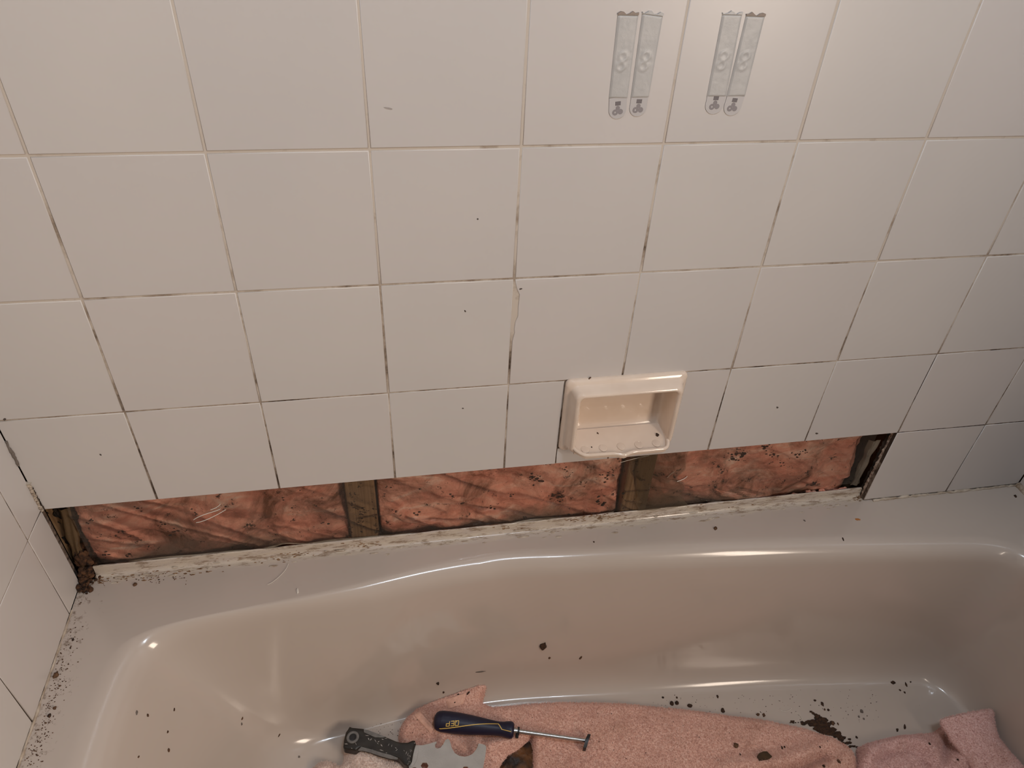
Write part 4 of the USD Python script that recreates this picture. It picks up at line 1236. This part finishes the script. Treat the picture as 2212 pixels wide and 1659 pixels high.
# moulded scale marks along the blade end
marks = []
for x, y in ((1030, 440), (1012, 515), (995, 548), (1012, 590)):
    for dx, dy, lx, ly in ((-14, -10, 28, 4), (-10, 0, 4, 16), (10, -4, 4, 14)):
        q = [(x + dx, y + dy), (x + dx + lx, y + dy + ly * 0.3), (x + dx + lx, y + dy + ly), (x + dx, y + dy + ly)]
        marks.append(extrude(Polygon(ppx(c1(q), ZP + 0.002)).buffer(0), 0.0004).apply_translation((0, 0, ZP + 0.0018)))
obj('moulded_mark', cat_(*marks), M_SMEAR, th, label='small worn moulded characters')
bpx = c1([(1000, 640), (1040, 600), (1062, 480), (1090, 365), (1180, 368), (1280, 345), (1365, 318), (1372, 328), (1352, 362), (1352, 395), (1380, 412), (1425, 398), (1462, 350), (1485, 300), (1515, 283), (1540, 292), (1556, 340), (1570, 400), (1610, 470), (1670, 508), (1740, 520), (1800, 508), (1850, 480), (1895, 425),
          (1918, 375), (1925, 345), (1970, 350), (2010, 362), (2030, 385), (2025, 440), (2015, 520), (2000, 600), (1985, 690), (1965, 790), (1700, 830), (1400, 820), (1150, 760), (1010, 700)])
blade = Polygon(ppx(bpx, ZP - 0.004)).buffer(0)
for cx, cy, r in ((1212, 640, 52), (1755, 690, 50), (1075, 690, 40)):
    hx = Polygon(ppx(c1([(cx + r * math.cos(math.radians(a_)), cy + r * 0.92 * math.sin(math.radians(a_))) for a_ in range(0, 360, 60)]), ZP - 0.004))
    blade = blade.difference(hx)
bm_ = extrude(blade, 0.0016).apply_translation((0, 0, ZP - 0.0056))
obj('blade', bm_, M_BLADE, tool, label='dull grey steel blade with hooked notch and round roller cutout')
obj('ferrule', extrude(Polygon(ppx(c1([(1062, 480), (1092, 368), (1128, 372), (1125, 470), (1105, 560), (1060, 640), (1020, 650), (1045, 580)]), ZP - 0.0022)), 0.002).apply_translation((0, 0, ZP - 0.0042)), M_BLADE, tool)

# ------------------------------------------------------------------ debris
def frame_at(p, n, u, v):
    """Axes in the surface: e1 points to the picture's right, e2 to its top, n out."""
    e1 = ROT[:, 0] - n * (ROT[:, 0] @ n)
    e1 /= np.linalg.norm(e1)
    e2 = np.cross(n, e1)
    return e1, e2

DISH_M = [cat_(body, slab_t)]
def flake(name, u, v, a_px, b_px, ang, label, mat_, cat='debris', group=None, surf=None, seed=0, thick=0.5, blob=False):
    h = hit(surf or SURF, u, v)
    t, p, n = h
    if n[2] < 0.25 and surf is None:
        pass
    s = t / F_PX * np.linalg.norm([1])
    e1, e2 = frame_at(p, n, u, v)
    fore = max(0.35, abs(n @ (CAM - p)) / np.linalg.norm(CAM - p))
    rg = np.random.default_rng(seed + int(u) * 7 + int(v))
    k = 11
    an = np.linspace(0, 2 * np.pi, k, endpoint=False)
    rr_ = rg.uniform(0.62, 1.12, k)
    if blob:
        rr_ = rg.uniform(0.85, 1.05, k)
    ca, sa = math.cos(math.radians(ang)), math.sin(math.radians(ang))
    x, y = a_px / 2 * rr_ * np.cos(an), b_px / 2 * rr_ * np.sin(an)
    X, Y = (x * ca - y * sa) * s, (x * sa + y * ca) * s / fore
    th = max(0.0007, thick * min(a_px, b_px) * s)
    base = p + X[:, None] * e1 + Y[:, None] * e2
    low = base - n * 0.0002
    mid = p + (X * 0.96)[:, None] * e1 + (Y * 0.96)[:, None] * e2 + n * th * 0.6
    top = p + (X * 0.6)[:, None] * e1 + (Y * 0.6)[:, None] * e2 + n * (th * rg.uniform(0.8, 1.15, k))[:, None]
    m = loft([low, mid, top])
    c = p + n * th
    v_ = np.vstack([m.vertices, c, p - n * 0.0002])
    f = np.vstack([m.faces, [[2 * k + i, 2 * k + (i + 1) % k, 3 * k] for i in range(k)], [[(i + 1) % k, i, 3 * k + 1] for i in range(k)]])
    m = T(v_, f)
    m.fix_normals()
    group = group or {'dirt_crumb': 'loose dirt crumbs', 'dirt_fleck': 'small dirt flecks', 'dirt_flake': 'dark dirt flakes', 'wood_splinter': 'wood splinters'}.get(name)
    return obj(name, m, mat_, smooth=30, label=label, cat=cat, group=group)

# on the ledge
flake('dirt_crumb', 292, 1263, 9, 7, 0, 'round brown crumb on the tub ledge near the left corner of the opening', M_BROWN, blob=True)
flake('dirt_crumb', 1546, 1142, 10, 7, 20, 'clumped brown crumb on the tub ledge below the right bay of the opening', M_BROWN)
flake('wood_splinter', 1852, 1122, 13, 4, -3, 'flat orange splinter on the tub ledge near the right end of the opening', M_ORANGE)
flake('dirt_crumb', 1283, 1171, 4, 3, 0, 'tiny black speck on the tub ledge below the soap dish', M_DIRT)
flake('dirt_crumb', 1821, 1165, 3, 8, 0, 'short dark sliver standing on the ledge edge at right', M_DIRT)
flake('dirt_crumb', 2193, 1072, 7, 5, 0, 'black crumb in the right back corner of the tub ledge', M_DIRT)
flake('dirt_crumb', 1738, 1125, 5, 3, -30, 'small grey crumb on the ledge left of the orange splinter', M_GREYCRUMB)
flake('caulk_sliver', 643, 1277, 5, 13, 15, 'small white caulk sliver on the tub ledge left of centre', M_WHITE)
flake('dirt_crumb', 121, 1459, 11, 13, 20, 'largest brown crumb against the left wall on the tub ledge', M_BROWN)
flake('dirt_crumb', 129, 1482, 7, 4, 0, 'flat brown crumb just below the largest one on the left ledge', M_BROWN)
flake('dirt_crumb', 118, 1530, 9, 7, 0, 'brown crumb directly above the black triangular one on the left ledge', M_BROWN)
flake('dirt_crumb', 107, 1546, 8, 9, 0, 'black triangular crumb on the tub ledge along the left wall', M_DIRT)
flake('dirt_crumb', 158, 1382, 5, 5, 0, 'single dark speck high on the left tub ledge', M_DIRT)
flake('dirt_crumb', 152, 1400, 4, 4, 0, 'second dark speck down the left tub ledge', M_DIRT)
# on the sloping left end
for u, v, a_, b_, an, l in ((295, 1539, 9, 5, -35, 'grey brown fleck on the sloping left end, leftmost of its row'), (319, 1545, 8, 4, -5, 'brown fleck second from left on the sloping left end'),
                            (376, 1533, 4, 5, 0, 'tiny fleck rightmost of the row on the sloping left end'), (362, 1581, 5, 4, 0, 'small fleck on the left slope below the row of flecks'),
                            (364, 1620, 9, 5, -10, 'dark brown fleck lowest on the sloping left end'), (299, 1635, 4, 4, 0, 'tiny dark fleck near the bottom left of the sloping end'),
                            (523, 1552, 6, 4, 30, 'dark fleck on the slope left of the painter tool, upper of two'), (522, 1564, 4, 5, 0, 'faint fleck under the dark one left of the painter tool'),
                            (603, 1588, 7, 3, 40, 'slanted thin fleck on the slope nearer the painter tool'), (646, 1635, 5, 4, 0, 'grey fleck just above the pale cloth at bottom left')):
    flake('dirt_fleck', u, v, a_, b_, an, l, M_GREYCRUMB if 'grey' in l or 'faint' in l else M_BROWN, group=None)
# on the back wall of the basin
flake('dirt_flake', 1173, 1394, 15, 13, 20, 'largest dark brown flake stuck on the back wall of the basin', M_DIRT)
flake('dirt_fleck', 1187, 1421, 5, 4, 0, 'small brown fleck below the largest flake on the basin back wall', M_BROWN)
flake('dirt_fleck', 1254, 1421, 8, 4, 40, 'slanted brown fleck on the basin back wall right of the largest flake', M_BROWN)
flake('dirt_fleck', 1036, 1451, 26, 2.6, -4, 'long thin grey streak of dirt above the peaked towel corner', M_GREYCRUMB, thick=0.3)
flake('dirt_fleck', 946, 1476, 7, 6, 0, 'dark fleck on the basin wall upper left of the towel peak', M_DIRT)
flake('dirt_fleck', 958, 1495, 4, 4, 0, 'tiny dark fleck just above the slope of the towel peak', M_DIRT)
# on the floor between towel and back wall
FLOORBITS = [(1432, 1507, 5, 4, 'tiny dark crumb above the pair of round crumbs by the towel edge'), (1462, 1507, 4, 4, 'tiny crumb right of centre above the pair of round crumbs'), (1451, 1520, 9, 9, 'left round dark crumb of the pair at the towel edge'),
             (1462, 1519, 9, 8, 'right round dark crumb of the pair at the towel edge'), (1490, 1525, 12, 7, 'flat black crumb right of the round pair at the towel edge'), (1550, 1505, 5, 7, 'dark crumb lying clear of the towel, midway along its back edge'),
             (1561, 1535, 10, 8, 'ragged black crumb on the towel back edge below the lone crumb'), (1637, 1544, 8, 6, 'brown crumb on the towel edge left of its dark neighbour'), (1650, 1545, 7, 7, 'dark crumb on the towel edge right of its brown neighbour'),
             (1929, 1474, 10, 7, 'biggest black crumb on the tub floor at the far right'), (1957, 1479, 4, 9, 'curved black sliver right of the biggest far right crumb'), (1967, 1473, 4, 3, 'tiny speck uppermost at the far right of the tub floor'),
             (1944, 1491, 4, 4, 'small speck below the curved sliver on the tub floor'), (1954, 1496, 4, 4, 'small speck lowest under the curved sliver'), (1760, 1513, 6, 4, 'small flat crumb left above the upright black sliver'),
             (1776, 1521, 6, 10, 'upright black sliver on the tub floor above the dark clump'), (1781, 1533, 5, 4, 'small brown crumb below the upright sliver'), (1789, 1534, 7, 5, 'dark crumb right below the upright sliver'),
             (1861, 1537, 8, 7, 'grey crumb alone on the tub floor right of the dark clump'), (1866, 1553, 5, 4, 'black speck under the lone grey crumb'), (1855, 1548, 4, 5, 'pair of tiny specks left under the lone grey crumb'),
             (1938, 1577, 5, 8, 'left dark splinter of the two by the rose towel'), (1954, 1570, 5, 10, 'right dark splinter of the two by the rose towel'), (1850, 1593, 5, 5, 'black speck in the notch between the two towels'), (1810, 1564, 4, 5, 'dark speck right of the brown lump on the clump'), (1798, 1562, 8, 9, 'light brown lump on the upper side of the dark clump')]
for u, v, a_, b_, l in FLOORBITS:
    flake('dirt_crumb', u, v, a_, b_, -35 if 'splinter' in l else 0, l, M_GREYCRUMB if 'grey' in l else (M_BROWN if 'brown' in l else M_DIRT), surf=[TUB_ALL] if v < 1520 else None, blob='round' in l)
# dark torn clump along the towel's far edge
cx_ = []
ck = np.random.default_rng(61)
path_px = [(1716, 1560), (1735, 1563), (1752, 1563), (1768, 1566), (1780, 1574), (1795, 1580), (1808, 1588), (1818, 1598), (1828, 1607), (1838, 1613)]
wid = [4, 6, 11, 18, 15, 12, 10, 8, 6, 5]
for (u, v), w_ in zip(path_px, wid):
    for k in range(9):
        uu, vv = u + ck.normal(0, 5), v + ck.uniform(-0.55, 0.45) * w_
        h = hit([TUB_ALL], uu, vv)
        m = lump(ck.uniform(0.22, 0.42) * w_ * h[0] / F_PX, int(ck.integers(99)), (1.7, 1.0, 0.40), 2, 1.0)
        m.apply_translation(h[1] + h[2] * 0.001)
        cx_.append(m)
for u, v, w_ in ((1751, 1538, 4), (1756, 1541, 5), (1762, 1545, 6), (1768, 1549, 9), (1770, 1555, 12), (1764, 1552, 7), (1776, 1556, 7), (1798, 1562, 7)):
    h = hit([TUB_ALL], u, v)
    m = lump(0.5 * w_ * h[0] / F_PX, int(u), (1.4, 1, 0.45), 2, 1.0)
    m.apply_translation(h[1] + h[2] * 0.001)
    cx_.append(m)
obj('dirt_clump', cat_(*cx_), M_DIRT, smooth=60, label='large dark torn clump of dirt along the far edge of the pink towel', cat='debris')
# on the towels
flake('dirt_flake', 1590, 1611, 13, 9, 0, 'star shaped brown flake on the broad pink towel', M_BROWN)
flake('dirt_crumb', 1599, 1630, 4, 5, 40, 'small dark crumb on the pink towel left of the big brown chip', M_DIRT)
flake('dirt_crumb', 1689, 1615, 4, 7, 0, 'left dark sliver of the close pair on the pink towel', M_DIRT)
flake('dirt_crumb', 1695, 1614, 4, 5, 0, 'right dark crumb of the close pair on the pink towel', M_DIRT)
flake('dirt_crumb', 1771, 1614, 4, 4, 0, 'dark crumb on the pink towel near its right corner', M_DIRT)
flake('dirt_crumb', 1779, 1655, 7, 7, 0, 'black double crumb at the bottom edge of the pink towel', M_DIRT)
flake('dirt_flake', 1812, 1645, 10, 6, -30, 'reddish brown flake near the seam between pink and rose towels', M_BROWN)
flake('dirt_crumb', 2008, 1607, 5, 4, 0, 'small dark crumb on the grey shaded top of the rose towel', M_DIRT)
flake('dirt_crumb', 2069, 1641, 5, 5, 30, 'dark crumb low in the fold of the rose towel', M_DIRT)
flake('dirt_flake', 1011, 1498, 12, 4, 50, 'hooked dark flake on the peaked towel corner', M_DIRT)
flake('dirt_flake', 982, 1519, 5, 12, -25, 'curled dark flake on the peaked corner below the hooked one', M_DIRT)
flake('dirt_crumb', 990, 1500, 6, 3, 20, 'small dark crumb on the peaked corner left of the hooked flake', M_DIRT)
# the big brown chip
h = hit(SURF, 1652, 1633)
zc = h[1][2] + 0.0062
chip = Polygon(px_plane([(1636, 1632), (1640, 1627), (1649, 1623), (1657, 1623), (1668, 1634), (1661, 1639), (1640, 1643)], zc))
cm = extrude(chip, 0.004).apply_translation((0, 0, zc - 0.004))
obj('board_chip', cm, M_CHIP, label='large angular dark brown chip on the broad pink towel', cat='debris')
# in and round the soap dish
flake('dirt_flake', 1420, 940, 8, 7, -35, 'black flake in the right side of the soap dish', M_DIRT, surf=DISH_M)
flake('dirt_fleck', 1291, 936, 6, 3, -40, 'thin brown fleck in the left half of the soap dish', M_BROWN, surf=DISH_M)
flake('dirt_fleck', 1278, 966, 3, 3, 0, 'tiny dark fleck at the front left of the soap dish tray', M_DIRT, surf=DISH_M)
flake('wood_splinter', 1274, 817, 9, 3, 40, 'short dark splinter on the top edge of the soap dish', M_BROWN, surf=DISH_M)
# strands of glass fibre
def strand(pxs, label, r=0.0004, surf=None):
    pts = []
    for u, v in pxs:
        h = hit(surf or SURF, u, v)
        pts.append(h[1] + h[2] * 0.0009)
    pts = np.array(pts)
    t = np.linspace(0, 1, len(pts))
    q = CubicSpline(t, pts)(np.linspace(0, 1, 30))
    obj('glass_fibre', tube(q, r, 6), M_WHITE, smooth=True, label=label, cat='fibre', group='stray pale fibres')
strand([(578, 1263), (592, 1256), (608, 1242), (618, 1230), (623, 1219)], 'long curved white fibre on the tub ledge left of centre')
strand([(1684, 1533), (1692, 1537), (1702, 1536), (1710, 1530)], 'curled white fibre on the tub floor by the towel edge')
strand([(2040, 1598), (2041, 1590), (2044, 1583)], 'short white fibre on the rose towel')
strand([(1717, 1541), (1726, 1544), (1731, 1551), (1733, 1557)], 'thin curved fibre left of the dark clump')
wallfilm = [film(0.036, 1.212, wob, 0.153, 0.0125, 3)]
for k, (pxs, l) in enumerate(((([(418, 1122), (440, 1112), (462, 1104), (476, 1098)]), 'upper pale scratch fibre on the left insulation'), ([(424, 1128), (450, 1120), (474, 1108), (488, 1100)], 'middle pale scratch fibre on the left insulation'), ([(455, 1100), (468, 1095), (476, 1088)], 'short pale fibre above the scratches on the left insulation'),
                              ([(1441, 1032), (1448, 1024), (1456, 1018)], 'pale sliver on the plastic film of the right bay'), ([(1462, 1040), (1476, 1034), (1484, 1028)], 'fine pale thread on the film right of the sliver'), ([(1340, 998), (1370, 990), (1402, 983)], 'long pale thread across the film under the soap dish'))):
    strand(pxs, l, 0.00055, wallfilm)
# fine grit
gg = np.random.default_rng(71)
grit = []
def speck(u, v, s, surf):
    h = hit(surf, u, v)
    if h is None:
        return
    m = lump(s, int(gg.integers(999)), (gg.uniform(0.8, 1.6), 1, 0.6), 0, 0.6)
    m.apply_translation(h[1] + h[2] * s * 0.25)
    grit.append(m)
TUB_NEAR = [deck]
for k in range(230):
    v = 1280 + 379 * gg.beta(1.6, 1.1)
    edge_u = np.interp(v, [1260, 1318, 1556, 1655], [171, 149, 81, 44])
    speck(edge_u + 3 + abs(gg.normal(0, 16)) + gg.uniform(0, 14), v, gg.uniform(0.0003, 0.0009), TUB_NEAR)
for k in range(60):
    speck(gg.uniform(190, 420), gg.normal(1250, 8), gg.uniform(0.0004, 0.0011), TUB_NEAR)
obj('grit', cat_(*grit), M_BROWN, label='fine brown grit scattered along the left tub ledge by the wall', cat='grit', kind='stuff')
grit = []
for k in range(60):
    speck(gg.uniform(1400, 1720), np.interp(gg.uniform(), [0, 1], [1500, 1540]), gg.uniform(0.0003, 0.0007), [floor_cap, basin])
for k in range(50):
    speck(gg.uniform(1700, 1900), gg.uniform(1490, 1560), gg.uniform(0.0003, 0.0008), [floor_cap, basin])
for k in range(30):
    speck(gg.uniform(800, 870), gg.uniform(1560, 1590), gg.uniform(0.0003, 0.0007), [floor_cap, basin])
obj('grit', cat_(*grit), M_DIRT, label='fine dark grit on the tub floor behind the towels', cat='grit', kind='stuff')
grit = []
for k in range(150):
    speck(gg.uniform(880, 1840), gg.uniform(1540, 1655), gg.uniform(0.0003, 0.0008), [TOWELS[0]])
obj('grit', cat_(*grit), M_DIRT, label='fine dark grit sprinkled over the broad pink towel', cat='grit', kind='stuff')

stage.SetDefaultPrim(stage.GetPrimAtPath('/World'))
